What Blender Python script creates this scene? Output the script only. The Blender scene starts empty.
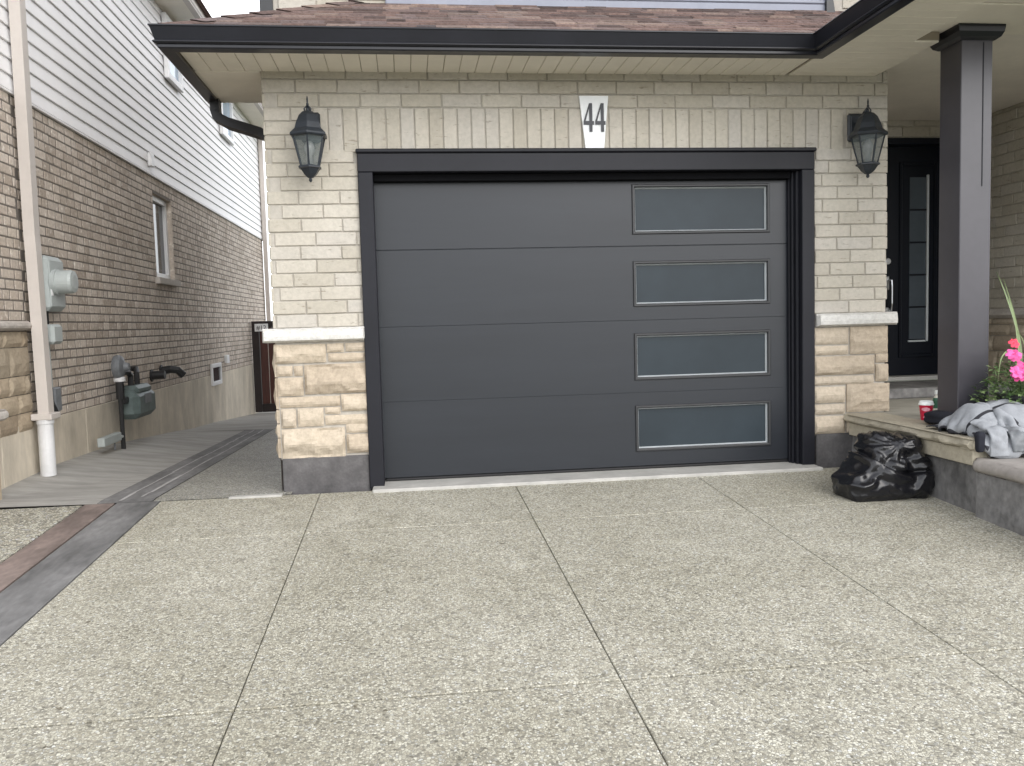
import bpy, math, random
import numpy as np
from mathutils import Vector, noise, Matrix
R = random.Random(44)
sc = bpy.context.scene
COL = sc.collection

# ------------------------------------------------------------------ materials
def nt(m):
    m.use_nodes = True
    t = m.node_tree
    t.nodes.clear()
    o = t.nodes.new('ShaderNodeOutputMaterial')
    b = t.nodes.new('ShaderNodeBsdfPrincipled')
    t.links.new(b.outputs[0], o.inputs[0])
    return t, b, o

def N(t, typ, **kw):
    n = t.nodes.new(typ)
    for k, v in kw.items():
        if k in n.inputs.keys():
            n.inputs[k].default_value = v
        else:
            setattr(n, k, v)
    return n

def ramp(t, fac, stops):
    r = t.nodes.new('ShaderNodeValToRGB')
    e = r.color_ramp.elements
    while len(e) > 1:
        e.remove(e[-1])
    for i, (p, c) in enumerate(stops):
        el = e[0] if i == 0 else e.new(p)
        el.position = p
        el.color = (*c, 1)
    t.links.new(fac, r.inputs[0])
    return r.outputs[0]

def mix(t, a, b, fac, mode='MIX'):
    m = t.nodes.new('ShaderNodeMix')
    m.data_type = 'RGBA'; m.blend_type = mode
    for s, v in ((0, fac), (6, a), (7, b)):
        if hasattr(v, 'is_output'):
            t.links.new(v, m.inputs[s])
        else:
            m.inputs[s].default_value = v if s == 0 else (*v, 1)
    return m.outputs[2]

def coords(t, scale=(1, 1, 1)):
    c = t.nodes.new('ShaderNodeTexCoord')
    mp = t.nodes.new('ShaderNodeMapping')
    mp.inputs['Scale'].default_value = scale
    t.links.new(c.outputs['Object'], mp.inputs[0])
    return mp.outputs[0]

def noise_tex(t, co, scale, detail=4, rough=.55):
    n = N(t, 'ShaderNodeTexNoise', Scale=scale, Detail=detail, Roughness=rough)
    t.links.new(co, n.inputs['Vector'])
    return n.outputs[0]

def bump(t, b, h, strength=.3, dist=.01):
    n = N(t, 'ShaderNodeBump', Strength=strength, Distance=dist)
    t.links.new(h, n.inputs['Height'])
    t.links.new(n.outputs[0], b.inputs['Normal'])
    return n

def plain(name, c, rough=.6, var=.12, scale=9, metallic=0, bstr=.08, spec=.5, stretch=(1, 1, 1), fine=60):
    """a colour with soft blotches and a fine bump"""
    m = bpy.data.materials.new(name)
    t, b, o = nt(m)
    co = coords(t, stretch)
    n1 = noise_tex(t, co, scale, 5)
    n2 = noise_tex(t, co, scale * 7, 3)
    lo = tuple(x * (1 - var) for x in c); hi = tuple(min(1, x * (1 + var)) for x in c)
    col = ramp(t, n1, [(.3, lo), (.7, hi)])
    col2 = ramp(t, n2, [(.3, tuple(1 - var * .7 for _ in c)), (.7, (1, 1, 1))])
    t.links.new(mix(t, col, col2, 1.0, 'MULTIPLY'), b.inputs['Base Color'])
    b.inputs['Roughness'].default_value = rough
    b.inputs['Metallic'].default_value = metallic
    b.inputs['Specular IOR Level'].default_value = spec
    bump(t, b, noise_tex(t, co, fine, 3), bstr, .004)
    return m

def brickmat(name, stops, rough=.85, speck=(.75, 1.0), bstr=.5, fleck=None, veins=False):
    """each brick carries its own 'var' number, the ramp turns that into its colour"""
    m = bpy.data.materials.new(name)
    t, b, o = nt(m)
    co = coords(t)
    a = N(t, 'ShaderNodeAttribute', attribute_name='var')
    col = ramp(t, a.outputs['Fac'], stops)
    n = noise_tex(t, co, 38, 5, .65)
    col = mix(t, col, ramp(t, n, [(.32, (speck[0],) * 3), (.62, (speck[1],) * 3)]), 1.0, 'MULTIPLY')
    n2 = noise_tex(t, co, 1.3, 4)
    col = mix(t, col, ramp(t, n2, [(.3, (.86, .85, .83)), (.7, (1, 1, 1))]), 1.0, 'MULTIPLY')
    if veins:
        # wire-cut drag marks: short dark scratches lying along the brick
        nv_ = noise_tex(t, coords(t, (9, 9, 42)), 1.0, 5, .7)
        col = mix(t, col, ramp(t, nv_, [(.33, (.62, .60, .57)), (.40, (1, 1, 1))]), 1.0, 'MULTIPLY')
    if fleck:
        n3 = noise_tex(t, co, 21, 4, .6)
        col = mix(t, col, fleck, ramp(t, n3, [(.57, (0, 0, 0)), (.68, (.75, .75, .75))]))
    t.links.new(col, b.inputs['Base Color'])
    b.inputs['Roughness'].default_value = rough
    b.inputs['Specular IOR Level'].default_value = .25
    bump(t, b, noise_tex(t, co, 70, 5, .7), bstr, .006)
    return m

def aggregate(name, stops, stain, scale=85, rough=.7, cement=(.30, .285, .24)):
    m = bpy.data.materials.new(name)
    t, b, o = nt(m)
    co = coords(t)
    wob = N(t, 'ShaderNodeTexNoise', Scale=60.0, Detail=2.0)
    t.links.new(co, wob.inputs['Vector'])
    va = N(t, 'ShaderNodeVectorMath', operation='MULTIPLY_ADD')
    va.inputs[1].default_value = (.006, .006, .006)
    t.links.new(wob.outputs['Color'], va.inputs[0]); t.links.new(co, va.inputs[2])
    v = N(t, 'ShaderNodeTexVoronoi', Scale=scale, Randomness=1.0)
    t.links.new(va.outputs[0], v.inputs['Vector'])
    e = N(t, 'ShaderNodeTexVoronoi', feature='DISTANCE_TO_EDGE', Scale=scale)
    t.links.new(va.outputs[0], e.inputs['Vector'])
    sep = t.nodes.new('ShaderNodeSeparateColor')
    t.links.new(v.outputs['Color'], sep.inputs[0])
    peb = ramp(t, sep.outputs[0], stops)
    edge = ramp(t, e.outputs['Distance'], [(.03, (0, 0, 0)), (.13, (1, 1, 1))])
    col = mix(t, cement, peb, edge)
    n = noise_tex(t, co, .8, 6, .6)
    col = mix(t, col, ramp(t, n, [(.3, stain), (.68, (1, 1, 1))]), 1.0, 'MULTIPLY')
    n2 = noise_tex(t, co, 7, 4, .6)
    col = mix(t, col, ramp(t, n2, [(.3, (.84, .84, .83)), (.7, (1.0, 1.0, 1.0))]), 1.0, 'MULTIPLY')
    n3 = noise_tex(t, co, 1.7, 7, .68)
    col = mix(t, col, ramp(t, n3, [(.30, (.80, .79, .76)), (.40, (1, 1, 1))]), 1.0, 'MULTIPLY')      # old damp and tyre stains
    n4 = noise_tex(t, co, 17, 3, .5)
    col = mix(t, col, ramp(t, n4, [(.245, (.45, .42, .38)), (.27, (1, 1, 1))]), 1.0, 'MULTIPLY')      # specks of dirt
    t.links.new(col, b.inputs['Base Color'])
    b.inputs['Roughness'].default_value = rough
    b.inputs['Specular IOR Level'].default_value = .35
    bump(t, b, edge, .45, .004)
    return m

def stonemat(name, stops, rough=.9, bstr=.6):
    return brickmat(name, stops, rough, (.80, 1.0), bstr)

def leafmat(name, a, b_, rough=.5):
    m = bpy.data.materials.new(name)
    t, b, o = nt(m)
    at = N(t, 'ShaderNodeAttribute', attribute_name='var')
    t.links.new(ramp(t, at.outputs['Fac'], [(0, a), (1, b_)]), b.inputs['Base Color'])
    b.inputs['Roughness'].default_value = rough
    return m

def glassmat(name, c, rough=.08, alpha=.35):
    m = bpy.data.materials.new(name)
    t, b, o = nt(m)
    b.inputs['Base Color'].default_value = (*c, 1)
    b.inputs['Roughness'].default_value = rough
    b.inputs['Alpha'].default_value = alpha
    n = noise_tex(t, coords(t), 25, 2)
    bump(t, b, n, .03, .003)
    return m

M = {}
M['brick'] = brickmat('cream_brick', [(0, (.475, .44, .375)), (.3, (.52, .485, .415)), (.7, (.55, .515, .45)), (1, (.515, .485, .435))], speck=(.86, 1.0), bstr=.35, veins=True)
M['mortar'] = plain('mortar', (.44, .41, .36), .95, .1, 20, bstr=.4)
M['nbrick'] = brickmat('taupe_brick', [(0, (.47, .40, .335)), (.4, (.60, .52, .445)), (.75, (.70, .62, .54)), (1, (.57, .50, .435))], speck=(.76, 1.0), bstr=.8, fleck=(.80, .75, .67))
M['nmortar'] = plain('taupe_mortar', (.17, .15, .13), .95, .15, 20, bstr=.4)
M['stone'] = stonemat('sandy_stone', [(0, (.47, .395, .305)), (.5, (.565, .485, .38)), (1, (.51, .44, .35))])
M['nstone'] = stonemat('brown_stone', [(0, (.36, .29, .21)), (.5, (.46, .38, .28)), (1, (.40, .34, .26))])
M['ledge'] = stonemat('pale_limestone', [(0, (.66, .65, .62)), (1, (.74, .73, .70))])
M['nledge'] = stonemat('grey_limestone', [(0, (.50, .46, .42)), (1, (.56, .52, .48))])
M['plinth'] = plain('dark_parging', (.105, .10, .10), .85, .3, 9, bstr=.5)
M['black_metal'] = plain('graphite_paint', (.026, .027, .029), .42, .06, 5, bstr=.03)
M['door'] = plain('graphite_door_steel', (.019, .022, .0275), .34, .10, 1.6, bstr=.05, spec=.40, stretch=(.3, 1, 3), fine=120)
M['casing'] = plain('dark_cladding', (.0125, .013, .0175), .45, .12, 3, bstr=.02, spec=.24)
M['headshade'] = plain('painted_head_shade', (.006, .006, .007), .85, .1, 9, spec=.08)  # near-black colour standing for the shade under the door head
M['column'] = plain('brown_cladding', (.050, .047, .056), .34, .1, 3, bstr=.02, spec=.5)
M['gutter'] = plain('dark_gutter_paint', (.013, .0135, .018), .30, .14, 4, bstr=.02, spec=.4)
M['spout'] = plain('black_spout_paint', (.012, .012, .014), .4, .1, 4, bstr=.02)
M['frost'] = plain('frosted_glass', (.029, .039, .047), .36, .14, 1.5, bstr=.02, spec=.22)
M['bead'] = plain('silver_bead', (.50, .53, .54), .35, .05, 8, bstr=.02)
M['soffit'] = plain('beige_soffit', (.78, .73, .63), .55, .05, 3, bstr=.02)
M['groove'] = plain('soffit_groove', (.30, .26, .20), .8, .05, 3)
M['ceiling'] = plain('taupe_ceiling', (.74, .69, .62), .6, .06, 3, bstr=.02)
M['shingle'] = brickmat('brown_shingle', [(0, (.085, .064, .060)), (.25, (.165, .115, .102)), (.5, (.24, .165, .145)), (.7, (.19, .15, .145)), (.87, (.33, .245, .205)), (1, (.11, .09, .09))], speck=(.6, 1.0), bstr=.9)
M['flash'] = plain('pale_flashing', (.26, .275, .33), .4, .08, 4, bstr=.03, spec=.3)
M['siding'] = plain('white_vinyl', (.83, .82, .82), .5, .03, 2, bstr=.03)
M['trim'] = plain('beige_vinyl_trim', (.53, .485, .445), .5, .05, 4, bstr=.03)
M['white'] = plain('white_paint', (.78, .78, .78), .45, .04, 6, bstr=.02)
M['plaque'] = plain('white_plaque', (.80, .82, .83), .5, .03, 9, bstr=.05)
M['digit'] = plain('dark_numeral', (.025, .027, .035), .45, .05, 9)
M['concrete'] = plain('grey_concrete', (.27, .25, .225), .85, .2, 2.2, bstr=.25)
M['walk'] = plain('broom_concrete', (.335, .325, .30), .8, .22, 1.6, bstr=.4, stretch=(1, 5, 1), fine=50)
M['found'] = plain('foundation_concrete', (.56, .50, .405), .9, .2, 2.5, bstr=.3, stretch=(1, 1.5, .6))
M['strip'] = plain('stamped_grey_concrete', (.175, .172, .168), .75, .42, 5, bstr=.6, stretch=(1, .35, 1), fine=22)
M['redstrip'] = plain('stamped_red_concrete', (.20, .155, .135), .8, .4, 5, bstr=.5, stretch=(1, .45, 1), fine=25)
M['pale_edge'] = plain('pale_grout', (.42, .41, .40), .9, .25, 8)
M['joint'] = plain('saw_cut', (.045, .043, .04), .95, .2, 9)
M['apron'] = plain('pale_concrete_sill', (.43, .42, .39), .8, .15, 5, bstr=.2)
peb = [(0, (0.182, 0.171, 0.138)), (0.16, (0.465, 0.435, 0.345)), (0.34, (0.63, 0.606, 0.499)), (0.5, (0.387, 0.358, 0.282)), (0.62, (0.774, 0.754, 0.648)), (0.78, (0.609, 0.584, 0.479)), (0.9, (0.232, 0.22, 0.186)), (1, (0.823, 0.828, 0.776))]
M['drive'] = aggregate('exposed_aggregate', peb, (.76, .75, .71), 112)
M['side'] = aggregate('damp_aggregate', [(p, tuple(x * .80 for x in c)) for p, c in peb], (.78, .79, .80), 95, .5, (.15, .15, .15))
M['pale_agg'] = aggregate('pale_aggregate', [(p, tuple(min(.8, x * 1.05) for x in c)) for p, c in peb], (.8, .8, .78), 62, .75, (.2, .19, .17))
M['ground'] = plain('grass_ground', (.07, .085, .04), .95, .4, .6, bstr=.5)
M['asphalt'] = plain('asphalt', (.05, .05, .052), .9, .2, 3, bstr=.5)
M['slab'] = stonemat('buff_coping_stone', [(0, (.44, .40, .315)), (1, (.50, .455, .36))])
M['slabtop'] = plain('porch_concrete', (.30, .285, .24), .8, .2, 3, bstr=.25)
M['base'] = plain('weathered_stone', (.20, .195, .19), .85, .55, 4, bstr=.7, stretch=(1, 1, .8))
M['stepcap'] = plain('smooth_stone_cap', (.30, .275, .25), .7, .25, 4, bstr=.3)
M['blackdoor'] = plain('black_door_paint', (.004, .006, .011), .38, .1, 4, bstr=.02, spec=.22)
M['dglass'] = plain('dark_door_glass', (.065, .08, .095), .15, .08, 3, bstr=.01)
M['chrome'] = plain('satin_nickel', (.55, .56, .57), .28, .04, 8, 1.0, .02)
M['lantern'] = plain('black_lantern_paint', (.015, .020, .027), .42, .12, 25, bstr=.1)
M['lglass'] = glassmat('lantern_glass', (.15, .18, .185), .12, .42)
M['bulb'] = plain('bulb_glass', (.42, .42, .40), .2, .05, 9)
M['meter'] = plain('grey_meter_paint', (.36, .39, .38), .5, .08, 7, bstr=.03)
M['gasmeter'] = plain('green_grey_paint', (.10, .13, .125), .5, .25, 12, bstr=.1)
M['pipe'] = plain('grey_pipe', (.16, .17, .18), .5, .2, 12)
M['black'] = plain('black_plastic', (.014, .014, .015), .45, .15, 9)
M['pvc'] = plain('white_pvc', (.62, .62, .62), .45, .08, 6)
M['wood'] = plain('red_brown_stain', (.075, .022, .015), .6, .3, 6, bstr=.3, stretch=(6, 6, .7))
M['woodd'] = plain('dark_stain', (.018, .010, .009), .6, .3, 6, bstr=.2)
M['skyglass'] = plain('window_glass', (.30, .40, .50), .05, .05, 2, bstr=.005, spec=1.0)
M['darkglass'] = plain('dark_window_glass', (.05, .055, .06), .06, .05, 2, bstr=.005)
M['bag'] = plain('black_bin_film', (.008, .008, .010), .23, .1, 9, bstr=.12, spec=.5, fine=28)
M['hoodie'] = plain('grey_fleece', (.30, .312, .33), .95, .12, 14, bstr=.5, spec=.15, fine=220)
M['lining'] = plain('black_piping', (.02, .02, .025), .9, .1, 9, bstr=.3)
M['jacket'] = plain('charcoal_cloth', (.026, .027, .034), .95, .2, 14, bstr=.5, spec=.1, fine=220)
M['cup'] = plain('red_paper_cup', (.55, .012, .05), .4, .06, 20, bstr=.02)
M['cupmark'] = plain('pink_white_print', (.75, .34, .40), .45, .12, 60, bstr=.02)
M['lid'] = plain('white_lid', (.80, .82, .80), .35, .03, 20, bstr=.02)
M['pot'] = plain('black_pot', (.02, .02, .022), .5, .15, 12)
M['soil'] = plain('soil', (.03, .022, .016), 1, .3, 40, bstr=.8)
M['leaf'] = leafmat('leaf_green', (.05, .105, .03), (.22, .30, .12))
M['blade'] = leafmat('blade_green', (.14, .20, .09), (.30, .36, .19))
M['petal'] = leafmat('pink_petal', (.50, .035, .17), (.80, .13, .40), .7)
M['redpetal'] = leafmat('red_petal', (.60, .02, .05), (.80, .05, .12), .6)
M['green'] = plain('green_label', (.02, .10, .055), .4, .1, 30)
M['paper'] = plain('cream_label', (.62, .60, .52), .5, .1, 60)

# ------------------------------------------------------------------ mesh helper
class MB:
    def __init__(s):
        s.v, s.f, s.m, s.a = [], [], [], []
    def face(s, pts, mi=0, var=.5):
        n = len(s.v); s.v += [tuple(p) for p in pts]
        s.f.append(tuple(range(n, n + len(pts)))); s.m.append(mi); s.a.append(var)
    def add(s, vs, fs, mi=0, var=.5):
        n = len(s.v); s.v += [tuple(p) for p in vs]
        for f in fs:
            s.f.append(tuple(i + n for i in f)); s.m.append(mi); s.a.append(var)
    def box(s, a, b, c=0.0, mi=0, var=.5):
        """box a..b, with chamfered edges of size c"""
        x0, y0, z0 = (min(a[i], b[i]) for i in range(3)); x1, y1, z1 = (max(a[i], b[i]) for i in range(3))
        if c <= 0:
            vs = [(x, y, z) for z in (z0, z1) for y in (y0, y1) for x in (x0, x1)]
            s.add(vs, [(0, 2, 3, 1), (4, 5, 7, 6), (0, 1, 5, 4), (2, 6, 7, 3), (0, 4, 6, 2), (1, 3, 7, 5)], mi, var); return
        c = min(c, (x1 - x0) * .45, (y1 - y0) * .45, (z1 - z0) * .45)
        vs = []; idx = {}
        lo = (x0, y0, z0); hi = (x1, y1, z1)
        for sx in (0, 1):
            for sy in (0, 1):
                for sz in (0, 1):
                    sg = (sx, sy, sz)
                    for ax in range(3):
                        p = []
                        for k in range(3):
                            base = hi[k] if sg[k] else lo[k]
                            p.append(base if k == ax else base + (-c if sg[k] else c))
                        idx[(sg, ax)] = len(vs); vs.append(tuple(p))
        fs = []
        for ax in range(3):
            u, w = (ax + 1) % 3, (ax + 2) % 3
            for sg in (0, 1):
                q = []
                for (a1, b1) in ((0, 0), (1, 0), (1, 1), (0, 1)):
                    k = [0, 0, 0]; k[ax] = sg; k[u] = a1; k[w] = b1
                    q.append(idx[(tuple(k), ax)])
                fs.append(tuple(q if sg else q[::-1]))
        for ax in range(3):
            u, w = (ax + 1) % 3, (ax + 2) % 3
            for su in (0, 1):
                for sw in (0, 1):
                    k0 = [0, 0, 0]; k0[u] = su; k0[w] = sw; k1 = list(k0); k1[ax] = 1
                    k0, k1 = tuple(k0), tuple(k1)
                    q = [idx[(k0, u)], idx[(k1, u)], idx[(k1, w)], idx[(k0, w)]]
                    fs.append(tuple(q if (su ^ sw) else q[::-1]))
        for sx in (0, 1):
            for sy in (0, 1):
                for sz in (0, 1):
                    q = [idx[((sx, sy, sz), a1)] for a1 in range(3)]
                    fs.append(tuple(q if (sx + sy + sz) % 2 else q[::-1]))
        s.add(vs, fs, mi, var)
    def tube(s, pts, r, n=10, mi=0, var=.5, caps=True, sq=None):
        """tube along pts; r a number or a list; sq=(w,d) for a rectangular section"""
        pts = [Vector(p) for p in pts]
        rs = r if isinstance(r, (list, tuple)) else [r] * len(pts)
        rings = []; up = None
        for i, p in enumerate(pts):
            d = ((pts[i + 1] - p).normalized() if i < len(pts) - 1 else Vector((0, 0, 0))) + ((p - pts[i - 1]).normalized() if i else Vector((0, 0, 0)))
            d.normalize()
            if up is None:
                up = Vector((0, 0, 1)) if abs(d.z) < .9 else Vector((0, 1, 0))
            a = d.cross(up)
            if a.length < 1e-4: a = d.orthogonal()
            a.normalize(); b = a.cross(d).normalized(); up = b
            ring = []
            if sq:
                for (q, w) in ((-1, -1), (1, -1), (1, 1), (-1, 1)):
                    ring.append(p + a * (q * sq[0] / 2) + b * (w * sq[1] / 2))
            else:
                for k in range(n):
                    t = 2 * math.pi * k / n
                    ring.append(p + (a * math.cos(t) + b * math.sin(t)) * rs[i])
            rings.append(ring)
        m = len(rings[0]); vs = [q for rg in rings for q in rg]; fs = []
        for i in range(len(rings) - 1):
            for k in range(m):
                k2 = (k + 1) % m
                fs.append((i * m + k, i * m + k2, (i + 1) * m + k2, (i + 1) * m + k))
        if caps:
            fs.append(tuple(range(m))[::-1]); fs.append(tuple((len(rings) - 1) * m + k for k in range(m)))
        s.add(vs, fs, mi, var)
    def lathe(s, c, prof, n=24, mi=0, var=.5, rot=0, axis='z'):
        """prof: list of (radius, height)"""
        vs = []
        for (r, h) in prof:
            for k in range(n):
                t = 2 * math.pi * k / n + rot
                p = (r * math.cos(t), r * math.sin(t), h)
                if axis == 'x': p = (h, p[0], p[1])
                if axis == 'y': p = (p[0], h, p[1])
                vs.append((c[0] + p[0], c[1] + p[1], c[2] + p[2]))
        fs = []
        for i in range(len(prof) - 1):
            for k in range(n):
                k2 = (k + 1) % n
                fs.append((i * n + k, i * n + k2, (i + 1) * n + k2, (i + 1) * n + k))
        fs.append(tuple(range(n))[::-1]); fs.append(tuple((len(prof) - 1) * n + k for k in range(n)))
        s.add(vs, fs, mi, var)
    def prism(s, poly, d0, d1, mi=0, var=.5):
        """polygon of 3-D points swept from offset d0 to offset d1"""
        n = len(poly); a = [Vector(p) + Vector(d0) for p in poly]; b = [Vector(p) + Vector(d1) for p in poly]
        s.add(a + b, [tuple(range(n))[::-1], tuple(range(n, 2 * n))] + [(i, (i + 1) % n, n + (i + 1) % n, n + i) for i in range(n)], mi, var)
    def build(s, name, mats, parent=None, smooth=False, recalc=False):
        me = bpy.data.meshes.new(name)
        off = Vector(parent['_o']) if parent is not None else Vector((0, 0, 0))
        me.from_pydata([tuple(Vector(p) - off) for p in s.v], [], s.f)
        for m in (mats if isinstance(mats, (list, tuple)) else [mats]):
            me.materials.append(M[m] if isinstance(m, str) else m)
        me.polygons.foreach_set('material_index', s.m)
        at = me.attributes.new('var', 'FLOAT', 'FACE'); at.data.foreach_set('value', s.a)
        if recalc:
            import bmesh
            bm = bmesh.new(); bm.from_mesh(me); bmesh.ops.recalc_face_normals(bm, faces=bm.faces); bm.to_mesh(me); bm.free()
        if smooth:
            me.polygons.foreach_set('use_smooth', [True] * len(me.polygons))
        me.update()
        o = bpy.data.objects.new(name, me); COL.objects.link(o)
        if parent is not None:
            o.parent = parent; o['_o'] = list(parent['_o'])
        else:
            o['_o'] = (0, 0, 0)
        return o

ALL = []
def thing(name, loc, label, cat, group=None):
    o = bpy.data.objects.new(name, None); COL.objects.link(o)
    o.location = loc; o['_o'] = tuple(loc); o.empty_display_size = .1
    o['label'] = label; o['category'] = cat
    if group: o['group'] = group
    return o
def struct(o):
    o['kind'] = 'structure'; return o
def rebase(o):
    """put a one-mesh thing's origin at its base"""
    return o

# ------------------------------------------------------------------ walls
def P3(o, u, n, a, z, d):
    return (o[0] + u[0] * a + n[0] * d, o[1] + u[1] * a + n[1] * d, z)

def bricks(mb, o, u, n, u0, u1, z0, z1, pitch, length, holes=(), gap=.0068, proud=.006, seed=1, jit=.0016, mi=0, shift=.5, ragged=.0, hgap=None):
    r = random.Random(seed)
    k = 0; z = z0
    while z < z1 - .015:
        zt = min(z + pitch - gap, z1)
        off = (shift * length if k % 2 else 0) - r.random() * ragged * length
        cuts = [(a, b) for (a, b, c, d) in holes if c < (z + zt) / 2 < d]
        a = u0 - off
        while a < u1:
            L_ = length * (1 if hgap is None else r.choice([.8, 1, 1, 1.15, 1.5]))
            segs = [(max(a, u0), min(a + L_ - (hgap or gap), u1))]
            for (c0, c1) in cuts:
                ns = []
                for (p, q) in segs:
                    if c1 <= p or c0 >= q: ns.append((p, q)); continue
                    if c0 - p > .02: ns.append((p, c0))
                    if q - c1 > .02: ns.append((c1, q))
                segs = ns
            for (p, q) in segs:
                if q - p < .018: continue
                one(mb, o, u, n, p, q, z, zt, proud, r, jit, mi)
            a += L_
        z += pitch; k += 1

def one(mb, o, u, n, p, q, z, zt, proud, r, jit, mi=0, var=None):
    ch = .004
    d = proud + r.uniform(-jit, jit)
    J = lambda: r.uniform(-jit, jit) * .9
    B = [P3(o, u, n, x, y, -.012) for (x, y) in ((p, z), (q, z), (q, zt), (p, zt))]
    C = [P3(o, u, n, x, y, d - ch) for (x, y) in ((p + J(), z + J()), (q + J(), z + J()), (q + J(), zt + J()), (p + J(), zt + J()))]
    F = [P3(o, u, n, x, y, d) for (x, y) in ((p + ch, z + ch), (q - ch, z + ch), (q - ch, zt - ch), (p + ch, zt - ch))]
    fs = [(8, 9, 10, 11)]
    for i in range(4):
        j = (i + 1) % 4
        fs += [(i, j, 4 + j, 4 + i), (4 + i, 4 + j, 8 + j, 8 + i)]
    mb.add(B + C + F, fs, mi, r.random() if var is None else var)

def sheet(mb, o, u, n, u0, u1, z0, z1, holes=(), d=0, mi=0, thick=.1):
    """wall sheet with rectangular holes: a slab of given thickness going inwards"""
    us = sorted({u0, u1, *[h[0] for h in holes], *[h[1] for h in holes]}); zs = sorted({z0, z1, *[h[2] for h in holes], *[h[3] for h in holes]})
    us = [x for x in us if u0 <= x <= u1]; zs = [x for x in zs if z0 <= x <= z1]
    for i in range(len(us) - 1):
        for j in range(len(zs) - 1):
            mu, mz = (us[i] + us[i + 1]) / 2, (zs[j] + zs[j + 1]) / 2
            if any(h[0] < mu < h[1] and h[2] < mz < h[3] for h in holes): continue
            mb.face([P3(o, u, n, us[i], zs[j], d), P3(o, u, n, us[i + 1], zs[j], d), P3(o, u, n, us[i + 1], zs[j + 1], d), P3(o, u, n, us[i], zs[j + 1], d)], mi)
            mb.face([P3(o, u, n, us[i], zs[j], d - thick), P3(o, u, n, us[i], zs[j + 1], d - thick), P3(o, u, n, us[i + 1], zs[j + 1], d - thick), P3(o, u, n, us[i + 1], zs[j], d - thick)], mi)

def rockstone(mb, o, u, n, p, q, z0, z1, d=.03, bulge=.02, seed=0, step=.022, mi=0, var=None, back=-.012, rough=1.0, er=.018):
    """a hand-split stone: pillowed and fractured face, rounded arrises"""
    nx = max(3, int((q - p) / step) + 1); nz = max(3, int((z1 - z0) / step) + 1)
    vs = []; off = Vector((seed * 3.7, seed * 1.3, seed * 2.1))
    for j in range(nz + 1):
        for i in range(nx + 1):
            a = i / nx; b = j / nz
            ex = min(a, 1 - a) * (q - p); ez = min(b, 1 - b) * (z1 - z0)
            e = min(1, ex / er) ** .5 * min(1, ez / er) ** .5
            pt = Vector((p + (q - p) * a, (z0 + (z1 - z0) * b), 0))
            nn = noise.fractal(pt * 9 + off, 1.0, 2.0, 4) * .5
            rid = 1 - abs(noise.noise(Vector((pt.x * 5, pt.y * 11, 0)) + off * 2)) * 2
            ledge_ = max(0, 1 - abs(b - .42 - .18 * noise.noise(Vector((pt.x * 9, 3.3, 0)) + off)) / .5)
            h = d * (.45 + .55 * e) + e * bulge * rough * (.55 * nn + .35 * max(0, rid - .3) + .75 * ledge_ - .35)
            jit = noise.noise(pt * 30 + off) * .003 * (1 - e)
            vs.append(P3(o, u, n, pt.x + jit, pt.y + jit, h))
    fs = []
    w = nx + 1
    for j in range(nz):
        for i in range(nx):
            fs.append((j * w + i, j * w + i + 1, (j + 1) * w + i + 1, (j + 1) * w + i))
    nb = len(vs)
    per = [i for i in range(w)] + [j * w + nx for j in range(1, nz + 1)] + [nz * w + i for i in range(nx - 1, -1, -1)] + [j * w for j in range(nz - 1, 0, -1)]
    for k in per:
        i, j = k % w, k // w
        vs.append(P3(o, u, n, p + (q - p) * i / nx, z0 + (z1 - z0) * j / nz, back))
    for k in range(len(per)):
        k2 = (k + 1) % len(per)
        fs.append((per[k2], per[k], nb + k, nb + k2))
    mb.add(vs, fs, mi, R.random() if var is None else var)

FX, FN = (1, 0), (0, -1)        # facing the street
LX, LN = (0, -1), (-1, 0)       # facing left
NX_, NN = (0, 1), (1, 0)        # neighbour's wall, facing right

# ------------------------------------------------------------------ ground heights
GY = [-400, -17, -9, 0, 1.3, 2.6, 4.2, 4.7, 5.4, 6.6, 9.7, 14, 40, 400]
GZ = [-.85, -.8, -.433, 0, -.041, -.082, -.132, -.148, -.18, -.24, -.45, -.65, -.8, -.8]
def gz(y, x=0):
    # the walk falls from the neighbour's wall towards the drain strip
    z = float(np.interp(y, GY, GZ))
    if -3 < x < -1.9: z += min(1, (-1.9 - x) / .77) * float(np.interp(y, [-.2, 0, 1.3, 2.6, 4.2, 5.4], [0, .02, .092, .104, .045, 0]))
    return z
def strip_sheet(mb, x0, x1, y0, y1, dz, step=.5, mi=0, var=.5, thick=0.0):
    ys = sorted({y0, y1, *[y for y in GY if y0 < y < y1]})
    for a, b in zip(ys, ys[1:]):
        mb.face([(x0, a, gz(a, x0) + dz), (x1, a, gz(a, x1) + dz), (x1, b, gz(b, x1) + dz), (x0, b, gz(b, x0) + dz)], mi, var)
def slab(mb, x0, x1, y0, y1, dz, gap=.004, ch=.003, mi=0, gy=None):
    """a paving slab whose edges are eased, following the slope"""
    gy = gap if gy is None else gy
    x0 += gap; x1 -= gap; y0 += gy; y1 -= gy
    T = lambda x, y, d: (x, y, gz(y) + dz + d)
    a = [T(x0 + ch, y0 + ch, 0), T(x1 - ch, y0 + ch, 0), T(x1 - ch, y1 - ch, 0), T(x0 + ch, y1 - ch, 0)]
    b = [T(x0, y0, -ch), T(x1, y0, -ch), T(x1, y1, -ch), T(x0, y1, -ch)]
    c = [T(x0, y0, -.03), T(x1, y0, -.03), T(x1, y1, -.03), T(x0, y1, -.03)]
    fs = [(0, 1, 2, 3)]
    for i in range(4):
        j = (i + 1) % 4
        fs += [(4 + i, 4 + j, j, i), (8 + i, 8 + j, 4 + j, 4 + i)]
    mb.add(a + b + c, fs, mi)

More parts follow.
